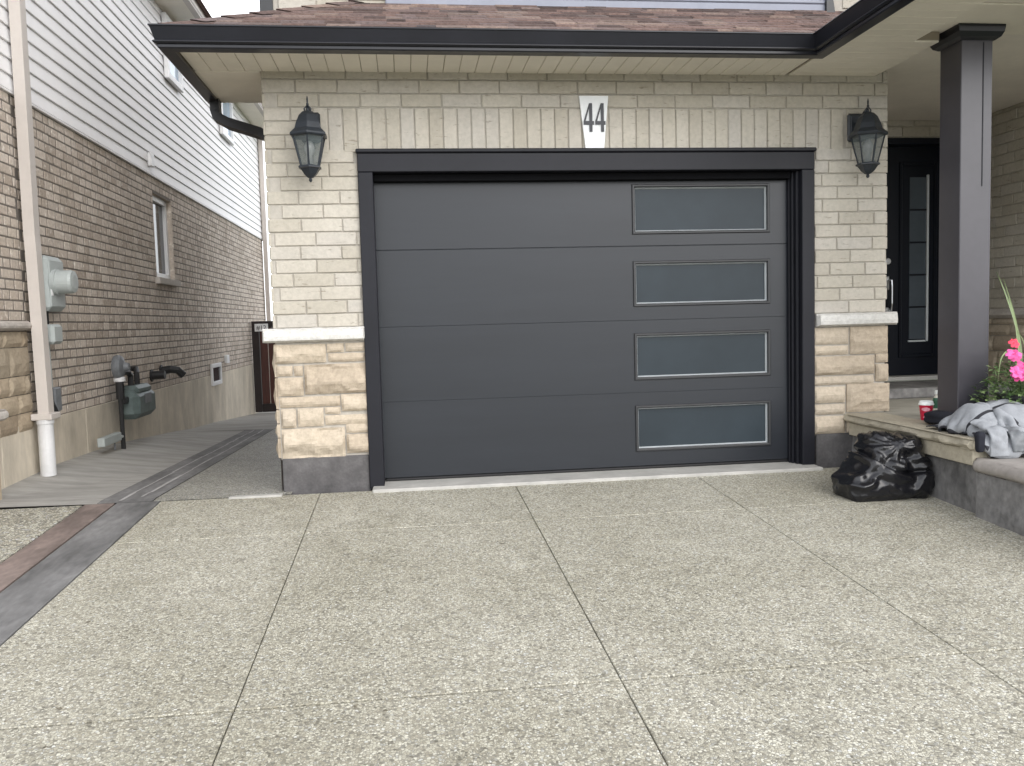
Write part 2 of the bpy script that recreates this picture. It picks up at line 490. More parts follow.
g = MB(); strip_sheet(g, -300, 300, -400, 400, -.05); struct(g.build('ground', 'ground'))
g = MB(); strip_sheet(g, -300, 300, -17, -9.2, -.02); struct(g.build('road', 'asphalt'))
g = MB(); strip_sheet(g, -1.91, 3.6, -9.1, 0.1, -.028); strip_sheet(g, -2.9, -1.91, -9.1, 16, -.028); strip_sheet(g, -1.91, -.7, .1, 16, -.028)
struct(g.build('paving_joint_bed', 'joint'))
g = MB()
xs = [-1.53, -.57, .655, 1.852, 3.075, 3.6]; ys = [-9, -6.65, -4.75, -2.85, -.95, -.09]
for i in range(len(xs) - 1):
    for j in range(len(ys) - 1):
        slab(g, xs[i], xs[i + 1], ys[j] + (.007 if j in (3,) else 0), ys[j + 1], 0, .0021, .0022, 0, .0028)
struct(g.build('driveway', 'drive'))
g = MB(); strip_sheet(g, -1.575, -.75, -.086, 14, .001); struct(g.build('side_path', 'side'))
g = MB(); slab(g, -1.79, -1.53, -9, -.09, .004, .004); strip_sheet(g, -1.90, -1.58, -.086, 4.7, .003); struct(g.build('border_strip', 'strip'))
g = MB(); slab(g, -1.975, -1.795, -9, -.09, .004, .004); struct(g.build('red_border_strip', 'redstrip'))
g = MB()
def seam(g, x, w, y0, y1, dz):
    r = random.Random(int(x * -100)); y = y0
    while y < y1:
        y2 = min(y + r.uniform(.12, .3), y1); o = r.uniform(-.006, .006); ww = w * r.uniform(.5, 1.2)
        g.face([(x + o - ww, y, gz(y) + dz), (x + o + ww, y, gz(y) + dz), (x + o + ww, y2, gz(y2) + dz), (x + o - ww, y2, gz(y2) + dz)]); y = y2
seam(g, -1.785, .009, -.05, 4.66, .0065); seam(g, -1.675, .010, .05, 4.66, .0065)
struct(g.build('drain_channel', 'pale_edge'))
g = MB()
strip_sheet(g, -2.9, -2.67, -.087, 4.70, .002); strip_sheet(g, -2.67, -1.904, -.087, 4.70, .002); strip_sheet(g, -2.9, -1.58, 4.707, 9.7, .002); strip_sheet(g, -2.9, -.7, 9.72, 14, .002)
struct(g.build('walkway', 'walk'))
g = MB(); slab(g, -2.9, -1.98, -9, -.1, .002, .003); struct(g.build('pale_aggregate_path', 'pale_agg'))
g = MB(); g.box((-.245, -.155, -.03), (2.72, .14, .012), .006); g.box((-1.12, -.13, -.03), (-.80, -.075, .006), .003)
struct(g.build('garage_threshold', 'apron'))

# ------------------------------------------------------------------ our house
house = thing('house', (1.2, 0, 0), 'cream brick house with stone piers, dark garage door and brown shingled roof', 'house')
XL, XR = -.82, 3.25
# openings: garage opening between x -.17..2.65 up to z 2.05
mb = MB()
GH = (-.255, 2.715, -.5, 2.105)
sheet(mb, (0, 0), FX, FN, XL + .004, XR - .004, .9, 2.66, [GH], -.004, 1, .2)
sheet(mb, (0, 0), FX, FN, XL + .02, XR - .02, 0, .95, [GH], -.012, 1, .2)
SX0, SX1, SZ0, SZ1 = -.52, 2.96, 2.112, 2.3892
bricks(mb, (0, 0), FX, FN, XL, XR, 1.033, 2.63, .08475, .252, [(-.262, 2.722, 0, 2.111), (SX0 - .004, SX1 + .004, SZ0, SZ1)], seed=3, ragged=.35)
r = random.Random(9)
x = SX0
while x < SX1 - .03:
    one(mb, (0, 0), FX, FN, x, min(x + .0825, SX1), SZ0, SZ1 - .009, .006, r, .0016)
    x += .0888
# garage's left flank, and its return into the porch
sheet(mb, (XL, 0), LX, LN, -7.5, -.004, .0, 2.66, (), -.004, 1, .2)
bricks(mb, (XL, 0), LX, LN, -7.5, 0.0, 1.033, 2.63, .08475, .252, seed=5, ragged=.35)
RX, RN = (0, 1), (1, 0)
sheet(mb, (XR, 0), RX, RN, .004, 1.6, .2, 2.66, (), -.004, 1, .2)
bricks(mb, (XR, 0), RX, RN, 0, 1.55, 1.033, 2.63, .08475, .252, seed=6, ragged=.35)
# porch back wall and porch side wall
YD = 1.55; XW = 4.95; ZC = 2.67
DO = (4.02, 4.93, .3, 2.52)
sheet(mb, (0, YD), FX, FN, XR, XW + .1, .2, ZC + .05, [DO], -.004, 1, .2)
bricks(mb, (0, YD), FX, FN, XR, XW, .4, ZC, .0888, .252, [DO], seed=7, ragged=.3)
sheet(mb, (XW, 0), LX, LN, -YD, .4, .2, ZC + .05, (), -.004, 1, .2)
bricks(mb, (XW, 0), LX, LN, -YD, .4, 1.033, ZC, .08475, .252, seed=8, ragged=.35)
mb.build('brick_wall', ['brick', 'mortar'], house)

# stone veneer
mb = MB()
zx = lambda px: -.82 + (px - 80) / 355 * .565
zz = lambda py: .935 - (py - 153) / (580 - 153) * (.935 - .212)
lay = [(76, 277, 155, 226, .6), (280, 348, 155, 190, .3), (351, 430, 155, 188, .3), (283, 430, 192, 225, .3),
       (83, 145, 234, 273, .25), (148, 185, 234, 273, .25), (83, 185, 277, 347, .7), (188, 437, 231, 343, 1.3),
       (88, 325, 350, 390, .35), (327, 438, 346, 411, .7), (90, 151, 393, 466, .9), (155, 258, 393, 463, .6),
       (262, 325, 392, 420, .25), (262, 440, 423, 461, .35), (90, 338, 469, 581, 1.4), (342, 441, 458, 494, .3), (342, 445, 497, 570, .8)]
sheet(mb, (0, 0), FX, FN, XL + .01, -.25, .2, .95, (), -.003, 1, .1)
for i, (a, b, c, d, k) in enumerate(lay):
    rockstone(mb, (0, 0), FX, FN, zx(a) + .004, zx(b) - .001, zz(d), zz(c) - .004, .020 if k > .4 else .013, .036 * k, i + 1, .016)
mb.build('stone_veneer', ['stone', 'mortar'], house)
mb = MB(); sheet(mb, (0, 0), FX, FN, 2.70, XR - .01, .2, .95, (), -.003, 1, .1)
wx = lambda px: 2.73 + (px - 52) / 196 * .53
wz = lambda py: .94 - (py - 219) / (495 - 219) * (.94 - .215)
for i, (a, b, c, d, k) in enumerate([(48, 143, 220, 264, .4), (48, 143, 267, 291, .35), (146, 247, 219, 291, .8), (48, 212, 294, 343, .9), (215, 248, 291, 315, .3), (48, 210, 346, 369, .3),
        (214, 249, 318, 364, .5), (48, 134, 373, 415, .7), (48, 134, 418, 445, .4), (137, 252, 368, 442, .9), (48, 134, 449, 495, .7), (137, 252, 446, 495, .6)]):
    rockstone(mb, (0, 0), FX, FN, wx(a) + .003, wx(b) - .001, wz(d), wz(c) - .003, .019 if k > .4 else .013, .032 * k, i + 40, .018)
mb.build('stone_veneer', ['stone', 'mortar'], house)
def ashlar(mb, o, u, n, u0, u1, z0, z1, seed):
    r = random.Random(seed); z = z0
    while z < z1 - .03:
        h = min(r.choice([.09, .13, .2]), z1 - z)
        if z1 - z - h < .05: h = z1 - z
        a = u0
        while a < u1 - .02:
            w = min(r.uniform(.16, .42), u1 - a)
            if u1 - a - w < .08: w = u1 - a
            if h > .15 and r.random() < .5:
                for (q0, q1) in ((0, .45), (.45, 1)):
                    rockstone(mb, o, u, n, a + .003, a + w - .003, z + h * q0 + .003, z + h * q1 - .003, .013, .012, r.randint(50, 900), .03)
            else:
                rockstone(mb, o, u, n, a + .003, a + w - .003, z + .003, z + h - .003, .016, .018, r.randint(50, 900), .03)
            a += w
        z += h
mb = MB(); ashlar(mb, (XL, 0), LX, LN, -2.5, -.0, .212, .935, 61)
sheet(mb, (XL, 0), LX, LN, -7.5, 0, .2, .95, (), -.003, 1, .1)
mb.build('stone_veneer', ['stone', 'mortar'], house)
mb = MB(); ashlar(mb, (XW, 0), LX, LN, -YD, .4, .345, .95, 63)
mb.build('stone_veneer', ['stone', 'mortar'], house)
for (a, b) in ((-.888, -.258), (2.738, 3.312)):
    mb = MB(); rockstone(mb, (0, 0), FX, FN, a, b, .943, 1.03, .058, .010, 71 + int(b), .0125, back=-.02, er=.007)
    mb.build('stone_ledge', 'ledge', house)
mb = MB(); rockstone(mb, (XL, 0), LX, LN, -7.5, .0, .943, 1.03, .058, .012, 75, .03, back=-.02); mb.build('stone_ledge', 'ledge', house)
mb = MB(); rockstone(mb, (XW, 0), LX, LN, -YD, .4, .95, 1.03, .05, .012, 77, .03, back=-.02); mb.build('stone_ledge', 'nledge', house)
for (a, b) in ((XL + .015, -.262), (2.742, XR - .01)):
    mb = MB(); mb.box((a, -.012, -.15), (b, .2, .213), .006); mb.build('plinth', 'plinth', house)
mb = MB(); mb.box((XL + .012, .202, -.8), (XL + .2, 7.5, .212), .006); mb.build('plinth', 'plinth', house)

# door casing
mb = MB()
def casing(mb, x0, x1, z1):
    pass
mb.box((-.264, -.035, .0), (-.172, .10, 1.985), .004); mb.box((2.634, -.035, .0), (2.722, .10, 1.985), .004)
mb.box((-.264, -.036, 1.9855), (2.722, .10, 2.101), .004)
mb.box((-.272, -.052, 2.1015), (2.73, .02, 2.126), .006)
mb.box((-.190, .012, .012), (-.1715, .14, 1.985), .003)
mb.box((2.614, .012, .012), (2.6335, .14, 1.985), .003); mb.box((2.598, .045, .012), (2.6135, .14, 1.985), .003)
mb.box((2.588, .07, .012), (2.5975, .096, 1.985), .004)
mb.build('door_casing', 'casing', house)
mb = MB(); mb.box((-.1705, .035, 1.938), (2.587, .095, 1.9845), .004); mb.build('head_shade_strip', 'headshade', house)  # added black strip: paints the shade that falls across the door's top

# garage door: four steel sections, a column of four frosted windows
YG = .10
gd = bpy.data.objects.new('garage_door', None); COL.objects.link(gd); gd.parent = house; gd['_o'] = (1.2, 0, 0)
wins = [(1.592, 1.913), (1.113, 1.409), (.621, .93), (.138, .444)]
sec = [.037, .535, 1.02, 1.512, 2.05]
wx0, wx1 = 1.515, 2.462
mb = MB()
for i in range(4):
    z0, z1 = sec[i], sec[i + 1] - (.0028 if i == 2 else .0005)
    w = wins[3 - i]
    h = (wx0, wx1, w[0], w[1])
    for (a, b, c, d) in ((-.175, wx0, z0, z1), (wx1, 2.605, z0, z1), (wx0, wx1, z0, w[0]), (wx0, wx1, w[1], z1)):
        pass
    # one face ring with eased horizontal edges
    e = .0032 if i == 3 else (.0009 if i < 2 else .0016)
    us = [-.175, wx0, wx1, 2.605]
    for k in range(3):
        if k == 1:
            mb.face([(us[1], YG, z0 + e), (us[2], YG, z0 + e), (us[2], YG, w[0]), (us[1], YG, w[0])])
            mb.face([(us[1], YG, w[1]), (us[2], YG, w[1]), (us[2], YG, z1 - e), (us[1], YG, z1 - e)])
        else:
            mb.face([(us[k], YG, z0 + e), (us[k + 1], YG, z0 + e), (us[k + 1], YG, z1 - e), (us[k], YG, z1 - e)])
        mb.face([(us[k], YG + e, z0), (us[k + 1], YG + e, z0), (us[k + 1], YG, z0 + e), (us[k], YG, z0 + e)])
        mb.face([(us[k], YG, z1 - e), (us[k + 1], YG, z1 - e), (us[k + 1], YG + e, z1), (us[k], YG + e, z1)])
mb.box((-.175, YG + .0045, sec[0]), (wx0 - .001, YG + .045, 2.05)); mb.box((wx1 + .001, YG + .0045, sec[0]), (2.605, YG + .045, 2.05))
for (a, b) in ((sec[0], wins[3][0]), (wins[3][1], wins[2][0]), (wins[2][1], wins[1][0]), (wins[1][1], wins[0][0]), (wins[0][1], 2.05)):
    mb.box((wx0 - .0009, YG + .0052, a + .0005), (wx1 + .0009, YG + .045, b - .0005))
mb.build('door_panel', 'door', gd)
mb = MB(); mb.box((-.17, YG + .004, .012), (2.60, YG + .04, .0365), .008); mb.build('bottom_seal', 'black', gd)
for (z0, z1) in wins:
    wf = MB()
    f = .02
    a0, a1, b0, b1 = wx0 - .004, wx1 + .004, z0 - .004, z1 + .004
    yo, yi = YG - .012, YG + .004
    # bevelled frame moulding
    def ring(q0, q1):
        (x0, x1, c0, c1, y0) = q0; (x2, x3, c2, c3, y1) = q1
        A = [(x0, y0, c0), (x1, y0, c0), (x1, y0, c1), (x0, y0, c1)]; B = [(x2, y1, c2), (x3, y1, c2), (x3, y1, c3), (x2, y1, c3)]
        return A, B
    prof = [(0, YG + .001), (.003, yo + .002), (.006, yo), (.014, yo), (.019, yo + .003), (.021, YG + .006)]
    for (o0, y0), (o1, y1) in zip(prof, prof[1:]):
        A, B = ring((a0 + o0, a1 - o0, b0 + o0, b1 - o0, y0), (a0 + o1, a1 - o1, b0 + o1, b1 - o1, y1))
        wf.add(A + B, [(i, (i + 1) % 4, 4 + (i + 1) % 4, 4 + i) for i in range(4)])
    wf.build('window_frame', 'black_metal', gd)
    wb = MB()
    for (o0, y0), (o1, y1) in (((.021, YG + .006), (.024, YG + .004)), ((.024, YG + .004), (.030, YG + .024))):
        A, B = ring((a0 + o0, a1 - o0, b0 + o0, b1 - o0, y0), (a0 + o1, a1 - o1, b0 + o1, b1 - o1, y1))
        wb.add(A + B, [(i, (i + 1) % 4, 4 + (i + 1) % 4, 4 + i) for i in range(4)])
    wb.build('glazing_bead', 'bead', gd)
    wp = MB(); wp.box((a0 + .022, YG + .021, b0 + .022), (a1 - .022, YG + .030, b1 - .022)); wp.build('window_pane', 'frost', gd)

# roof, soffit, gutter
ZS = 2.60; GZT = 2.690; GX0, GX1, GYF, GYB = -1.235, 2.55, -.46, .74
SL = .505
def roofz(y): return GZT - .004 + SL * (y - GYF + .05)
YU = .5
def poly_clip_row(y0, y1): pass
mb = MB()
rr = random.Random(12)
# backing deck (front plane with hip; side plane)
hx = lambda y: (GX0 - .05) + (y - (GYF - .05))           # hip line x for a given y on the front slope
xr = 3.4
yf = GYF - .05
mb.face([(hx(yf), yf, roofz(yf) - .01), (GX1 + .3, yf, roofz(yf) - .01), (xr, YU + .1, roofz(YU + .1) - .01), (hx(YU + .1), YU + .1, roofz(YU + .1) - .01)], 1)
mb.face([(hx(yf), yf, roofz(yf) - .01), (hx(YU + .1), YU + .1, roofz(YU + .1) - .01), (hx(YU + .1), GYB, roofz(YU + .1) - .01), (hx(yf), GYB, roofz(yf) - .01)], 1)
mb.face([(hx(yf), GYB, roofz(yf) - .01), (hx(YU + .1), GYB, roofz(YU + .1) - .01), (hx(YU + .1), GYB, ZS), (hx(yf), GYB, ZS)], 1)
exp_ = .095
y = yf; k = 0
while y < YU - .01:
    y1 = min(y + exp_, YU)
    x = hx(y) + .004
    while x < xr:
        w = rr.uniform(.09, .26)
        x1 = min(x + w, xr)
        th = rr.choice([.005, .006, .010])
        a = (max(x, hx(y) + .0), y, roofz(y) + th + .004); b = (x1, y, roofz(y) + th + .004)
        c = (x1, y1 + .01, roofz(y1 + .01) + .001); d = (max(x, hx(y1)) , y1 + .01, roofz(y1 + .01) + .001)
        if x1 > hx(y1) + .02:
            v = rr.random()
            mb.face([a, b, c, d], 0, v)
            mb.face([(a[0], y + .001, roofz(y) - .006), (b[0], y + .001, roofz(y) - .006), b, a], 0, v)
        elif x1 > hx(y):
            mb.face([a, b, (max(x1, hx(y1) - .02), y1, roofz(y1))], 0, rr.random())
        x = x1 + .001
    y = y1; k += 1
# left slope shingles
s = 0.0
while s < YU - yf - .01:
    s1 = min(s + exp_, YU - yf)
    t = yf + s
    while t < GYB:
        t1 = min(t + rr.uniform(.09, .26), GYB); v = rr.random()
        xa, xb = hx(yf) + s, hx(yf) + s1
        za, zb = roofz(yf + s) + .008, roofz(yf + s1) + .002
        mb.face([(xa, t1, za), (xa, t, za), (xb, max(t, yf + s1), zb), (xb, max(t1, yf + s1), zb)], 0, v)
        t = t1 + .001
    s = s1
# hip caps
q = 0.0
while q < YU - yf:
    q1 = min(q + .14, YU - yf)
    for (sx, sy) in ((.085, 0), (0, .085)):
        A = (hx(yf) + q, yf + q, roofz(yf + q) + .024); B = (hx(yf) + q1 + .02, yf + q1 + .02, roofz(yf + q1 + .02) + .014)
        C = (B[0] + (sx if sx else -.0), B[1] + (0 if sx else .085), B[2] - .012); D = (A[0] + sx, A[1] + sy, A[2] - .012)
        mb.face([A, B, C, D] if sy else [A, D, C, B], 0, rr.random())
    q = q1
# porch roof plane, rising to the right of the valley
PX0 = GX1 - .05
pz = lambda x: GZT - .004 + SL * (x - PX0)
x = PX0
while x < 4.6:
    x1 = x + exp_
    yb = YU if x > PX0 + 1.0 else yf + (x - PX0)
    t = -1.65
    while t < yb - .01:
        t1 = min(t + rr.uniform(.09, .26), yb); v = rr.random()
        mb.face([(x, t1, pz(x) + .008), (x, t, pz(x) + .008), (x1 + .01, t, pz(x1 + .01) + .001), (x1 + .01, t1, pz(x1 + .01) + .001)], 0, v)
        t = t1 + .001
    x = x1
mb.build('roof', ['shingle', 'joint'], house)

def sweep(mb, path, prof, mi=0):
    """path of (x,y), prof of (out,z); outward is to the right of travel direction"""
    P = [Vector((p[0], p[1])) for p in path]; rows = []
    for i, p in enumerate(P):
        ds = []
        if i > 0: ds.append((P[i] - P[i - 1]).normalized())
        if i < len(P) - 1: ds.append((P[i + 1] - P[i]).normalized())
        ns = [Vector((d.y, -d.x)) for d in ds]
        m = sum(ns, Vector((0, 0)))
        m = m / (1 + ns[0].dot(ns[-1])) if len(ns) == 2 else m
        rows.append([(p.x + m.x * o, p.y + m.y * o, z) for (o, z) in prof])
    n = len(prof)
    for a, b in zip(rows, rows[1:]):
        mb.add(a + b, [(i, n + i, n + (i + 1) % n, (i + 1) % n) for i in range(n)], mi)
    mb.face(rows[0], mi); mb.face(rows[-1][::-1], mi)
path = [(GX0, GYB), (GX0, GYF), (GX1, GYF), (GX1, -1.6)]
mb = MB()
sweep(mb, path, [(0.003, 2.66), (.003, GZT), (.075, GZT), (.078, GZT + .004), (.088, GZT + .004), (.091, GZT + .001), (.091, GZT - .004), (.085, GZT - .007), (.066, GZT - .073), (.077, GZT - .081), (.077, GZT - .084), (.064, GZT - .092), (.003, GZT - .092)])
mb.build('gutter', 'gutter', house)
mb = MB()
sweep(mb, path, [(-.02, ZS - .024), (.048, ZS - .024), (.055, ZS - .018), (.055, GZT - .0925), (-.02, GZT - .0925)])
sweep(mb, [(GX0 + .0, GYB), (GX0, GYF), (GX1, GYF), (GX1, -1.6)], [(0.0, 2.61), (.002, 2.61), (.002, 2.68), (0, 2.68)])
mb.build('fascia', 'gutter', house)
# soffit boards with real grooves between them
mb = MB()
x = GX0 + .02
pw = .1
while x < GX1 - .02:
    x1 = min(x + pw, GX1 - .02)
    mb.box((x + .0015, GYF + .018, ZS), (x1 - .0015, -.002, ZS + .012), .003); x += pw
y = -1.6
while y < -.03:
    y1 = min(y + pw, -.004)
    mb.box((GX1 + .004, y + .0015, ZS - (.002 if y > GYF - .1 else 0)), (3.0 if y < -.75 else 3.16, y1 - .0015, ZS + .012), .003); y += pw
mb.box((GX0, GYF, ZS + .0125), (3.16, -.002, ZS + .02), 0, 1); mb.box((GX1, -1.6, ZS + .0125), (3.0, GYF - .001, ZS + .02), 0, 1)
mb.box((3.0005, -.699, ZS + .0125), (3.16, GYF - .0005, ZS + .06), 0, 1)
mb.box((GX0 + .004, GYF + .0, ZS - .004), (GX1, GYF + .016, ZS + .012), .001)
mb.build('soffit', ['soffit', 'groove'], house)
mb = MB(); mb.box((GX0 + .004, 0.001, ZS - .004), (XL - .012, GYB, ZS + .03), .003); mb.build('soffit_return', 'soffit', house)

# downspout with elbows
mb = MB()
mb.tube([(-1.235, .66, 2.66), (-1.235, .66, 2.52), (-1.222, .655, 2.475), (-1.15, .64, 2.432), (-.93, .58, 2.352), (-.875, .57, 2.32), (-.858, .565, 2.25), (-.858, .565, 2.1), (-.858, .565, .1)], .04, 4, sq=(.06, .085))
mb.build('downspout', 'spout', house)

# porch beam, ceiling
mb = MB()
mb.box((3.004, -1.13, 2.661), (5.1, -.66, 2.825), .004)
mb.box((3.002, -1.6, 2.612), (3.012, -.702, 2.660), .001); mb.box((3.004, -1.6, 2.80), (5.1, -1.131, 2.82), .002)
mb.box((3.15, -.66, 2.6125), (3.162, -.004, 2.80), .001)
mb.build('porch_beam', 'soffit', house)
mb = MB(); mb.box((3.165, -.655, ZC), (5.1, 1.7, ZC + .02)); mb.box((3.014, -1.6, ZC), (5.1, -1.135, ZC + .02))
mb.build('porch_ceiling', 'ceiling', house)

# porch column
CX0, CX1, CY0, CY1 = 3.232, 3.428, -.80, -.60
mb = MB()
mb.box((CX0, CY0, .346), (CX1, CY1, 2.595), .004)
mb.box((CX1 - .062, CY0 - .003, 1.75), (CX1 - .056, CY0 + .01, 2.57), .0005, 1)
col = mb.build('porch_column', ['column', 'casing'], house)
mb = MB()
cc = ((CX0 + CX1) / 2, (CY0 + CY1) / 2)
pf = [(.0, 2.580), (.008, 2.580), (.03, 2.595), (.042, 2.62), (.046, 2.645), (.046, 2.659)]
rows = [[(CX0 - o, CY0 - o, z), (CX1 + o, CY0 - o, z), (CX1 + o, CY1 + o, z), (CX0 - o, CY1 + o, z)] for (o, z) in pf]
for a, b in zip(rows, rows[1:]):
    mb.add(a + b, [(i, (i + 1) % 4, 4 + (i + 1) % 4, 4 + i) for i in range(4)])
mb.face(rows[-1]); mb.build('column_cap', 'gutter', col)

# upper storey wall, window, flashing
mb = MB()
sheet(mb, (0, YU), FX, FN, -.872, 4.6, 2.9, 4.45, [(0.02, 3.0, 3.27, 4.2)], -.004, 1, .1)
bricks(mb, (0, YU), FX, FN, -.80, -.06, 2.95, 4.45, .0888, .252, seed=31, ragged=.3)
bricks(mb, (0, YU), FX, FN, -.06, 4.6, 4.25, 4.45, .0888, .252, seed=32, ragged=.3)
bricks(mb, (0, YU), FX, FN, 3.2, 4.6, 2.95, 4.25, .0888, .252, seed=33, ragged=.3)
sheet(mb, (-.872, YU), LX, LN, -7.0, 0, 2.6, 4.45, (), -.004, 1, .1)
bricks(mb, (-.872, YU), LX, LN, -7.0, -.06, 2.7, 4.45, .0888, .252, seed=34, ragged=.3)
mb.build('upper_wall', ['brick', 'mortar'], house)
mb = MB(); mb.box((-.885, YU - .02, 2.7), (-.80, YU + .06, 4.45), .004); mb.build('corner_trim', 'black_metal', house)
mb = MB()
mb.box((-.06, YU - .03, 3.10), (3.06, YU + .02, 3.235), .006); mb.box((-.12, YU - .036, 3.235), (3.10, YU + .02, 3.262), .006)
mb.build('roof_flashing', 'flash', house)
mb = MB()
mb.box((0, YU - .015, 3.263), (3.02, YU + .05, 3.31), .004); mb.box((0, YU - .015, 4.15), (3.02, YU + .05, 4.2), .004)
for x in (0, .98, 1.99, 2.97):
    mb.box((x, YU - .014, 3.3105), (x + .05, YU + .05, 4.1495), .004)
uw = mb.build('upper_window', 'flash', house)
mb = MB(); mb.box((.02, YU + .012, 3.28), (3.0, YU + .02, 4.18)); mb.build('pane', 'skyglass', uw)
mb = MB()
mb.prism([(3.05, YU - .06, 3.10), (3.12, YU - .06, 3.13), (3.06, YU - .06, 3.5), (3.05, YU - .06, 3.5)], (0, 0, 0), (0, .05, 0))
mb.build('window_trim', 'black_metal', house)
# upper roof so nothing is open to the sky
mb = MB(); mb.box((-1.3, .0, 4.45), (5.2, 8, 4.6), .02); mb.build('upper_eave', 'gutter', house)
mb = MB(); mb.box((XR + .2, 1.9, 2.72), (4.6, 7, 4.45)); mb.build('house_core', 'mortar', house)

# front door
fd = bpy.data.objects.new('front_door', None); COL.objects.link(fd); fd.parent = house; fd['_o'] = (1.2, 0, 0)
mb = MB()
YF = YD + .09
mb.box((4.02, YD - .015, .345), (4.075, YF + .05, 2.52), .004); mb.box((4.876, YD - .015, .345), (4.93, YF + .05, 2.52), .004); mb.box((4.0755, YD - .015, 2.465), (4.8755, YF + .05, 2.52), .004)
mb.build('door_frame', 'blackdoor', fd)
mb = MB(); mb.box((4.076, YF, .46), (4.875, YF + .045, 2.464), .003)
mb.box((4.335, YF - .012, .62), (4.36, YF - .0005, 2.33), .004); mb.box((4.66, YF - .012, .62), (4.69, YF - .0005, 2.33), .004)
mb.box((4.361, YF - .012, .62), (4.659, YF - .0005, .65), .004); mb.box((4.361, YF - .012, 2.30), (4.659, YF - .0005, 2.33), .004)
mb.build('door_leaf', 'blackdoor', fd)
mb = MB(); mb.box((4.43, YF - .008, .78), (4.585, YF - .001, 2.20), .001); mb.build('door_glass', 'dglass', fd)
for k in range(1, 5):
    mb = MB(); z = .78 + k * 1.42 / 5
    mb.box((4.43, YF - .014, z - .008), (4.585, YF - .0085, z + .008), .001)
    mb.build('glazing_bar', 'blackdoor', fd)
mb = MB(); mb.box((4.587, YF - .02, .76), (4.607, YF - .001, 2.22), .003); mb.box((4.42, YF - .02, .755), (4.586, YF - .001, .77), .003); mb.build('glass_trim', 'bead', fd)
mb = MB()
mb.box((4.19, YF - .016, 1.22), (4.24, YF - .0005, 1.34), .005)
mb.tube([(4.235, YF - .015, 1.31), (4.235, YF - .06, 1.30), (4.235, YF - .065, 1.25), (4.235, YF - .065, 1.10), (4.235, YF - .055, 1.04), (4.235, YF - .015, 1.03)], .009, 8)
mb.lathe((4.215, YF - .03, 1.045), [(.02, 0), (.02, .03)], 16, axis='y'); mb.build('door_handle', 'chrome', fd, recalc=True)
mb = MB(); mb.lathe((4.215, YF - .035, 1.47), [(.026, 0), (.03, .01), (.03, .034)], 18, axis='y'); mb.build('deadbolt', 'chrome', fd, recalc=True)
mb = MB(); mb.box((4.0, YD - .06, .425), (4.945, YF + .04, .459), .004); mb.build('door_sill', 'apron', fd)

# ------------------------------------------------------------------ porch
porch = thing('porch', (3.9, -.3, 0), 'raised concrete porch with rough buff stone edge and grey step at the front door', 'porch')
mb = MB(); mb.box((3.0, -1.28, .206), (4.93, 1.4, .3445), .002); mb.box((3.3, .78, .345), (4.93, 1.48, .424), .008, 1); mb.build('porch_slab', ['slabtop', 'base'], porch)
mb = MB()
# coping: rough top band and smoother band below, side and front
rockstone(mb, (2.985, 0), LX, LN, -.045, 1.335, .288, .347, .040, .030, 201, .011, back=-.06, er=.01)
rockstone(mb, (0, -1.295), FX, FN, 2.95, 4.2, .288, .347, .040, .030, 203, .011, back=-.06, er=.01)
mb.box((2.962, -1.322, .204), (3.08, -.035, .287), .004); mb.box((3.081, -1.322, .204), (4.2, -1.24, .287), .004)
mb.face([(2.944, -1.335, .345), (3.2, -1.335, .3455), (3.2, -.04, .3455), (2.944, -.04, .345)])
mb.build('coping', 'slab', porch)
mb = MB(); rockstone(mb, (3.012, 0), LX, LN, -.02, 1.318, -.12, .204, .012, .012, 207, .02, back=-.06, rough=.8); mb.box((3.08, -1.25, -.1), (4.9, 1.5, .2)); mb.build('base_wall', 'base', porch)
mb = MB(); rockstone(mb, (2.985, 0), LX, LN, 1.325, 2.35, -.2, .17, .014, .018, 209, .02, back=-.06, rough=.8); rockstone(mb, (0, -2.34), FX, FN, 2.99, 4.2, -.22, .17, .014, .02, 210, .025, back=-.06); mb.box((3.04, -2.3, -.2), (4.2, -1.31, .168)); mb.build('step_riser', 'base', porch)
mb = MB()
rockstone(mb, (3.0, 0), LX, LN, 1.325, 2.38, .172, .246, .05, .016, 211, .016, back=-.03); rockstone(mb, (0, -2.33), FX, FN, 2.96, 4.2, .172, .246, .05, .016, 212, .02, back=-.03)
mb.face([(2.975, -2.36, .2445), (4.2, -2.36, .2445), (4.2, -1.33, .2445), (2.975, -1.33, .2445)])
mb.build('step_cap', 'stepcap', porch, smooth=True)

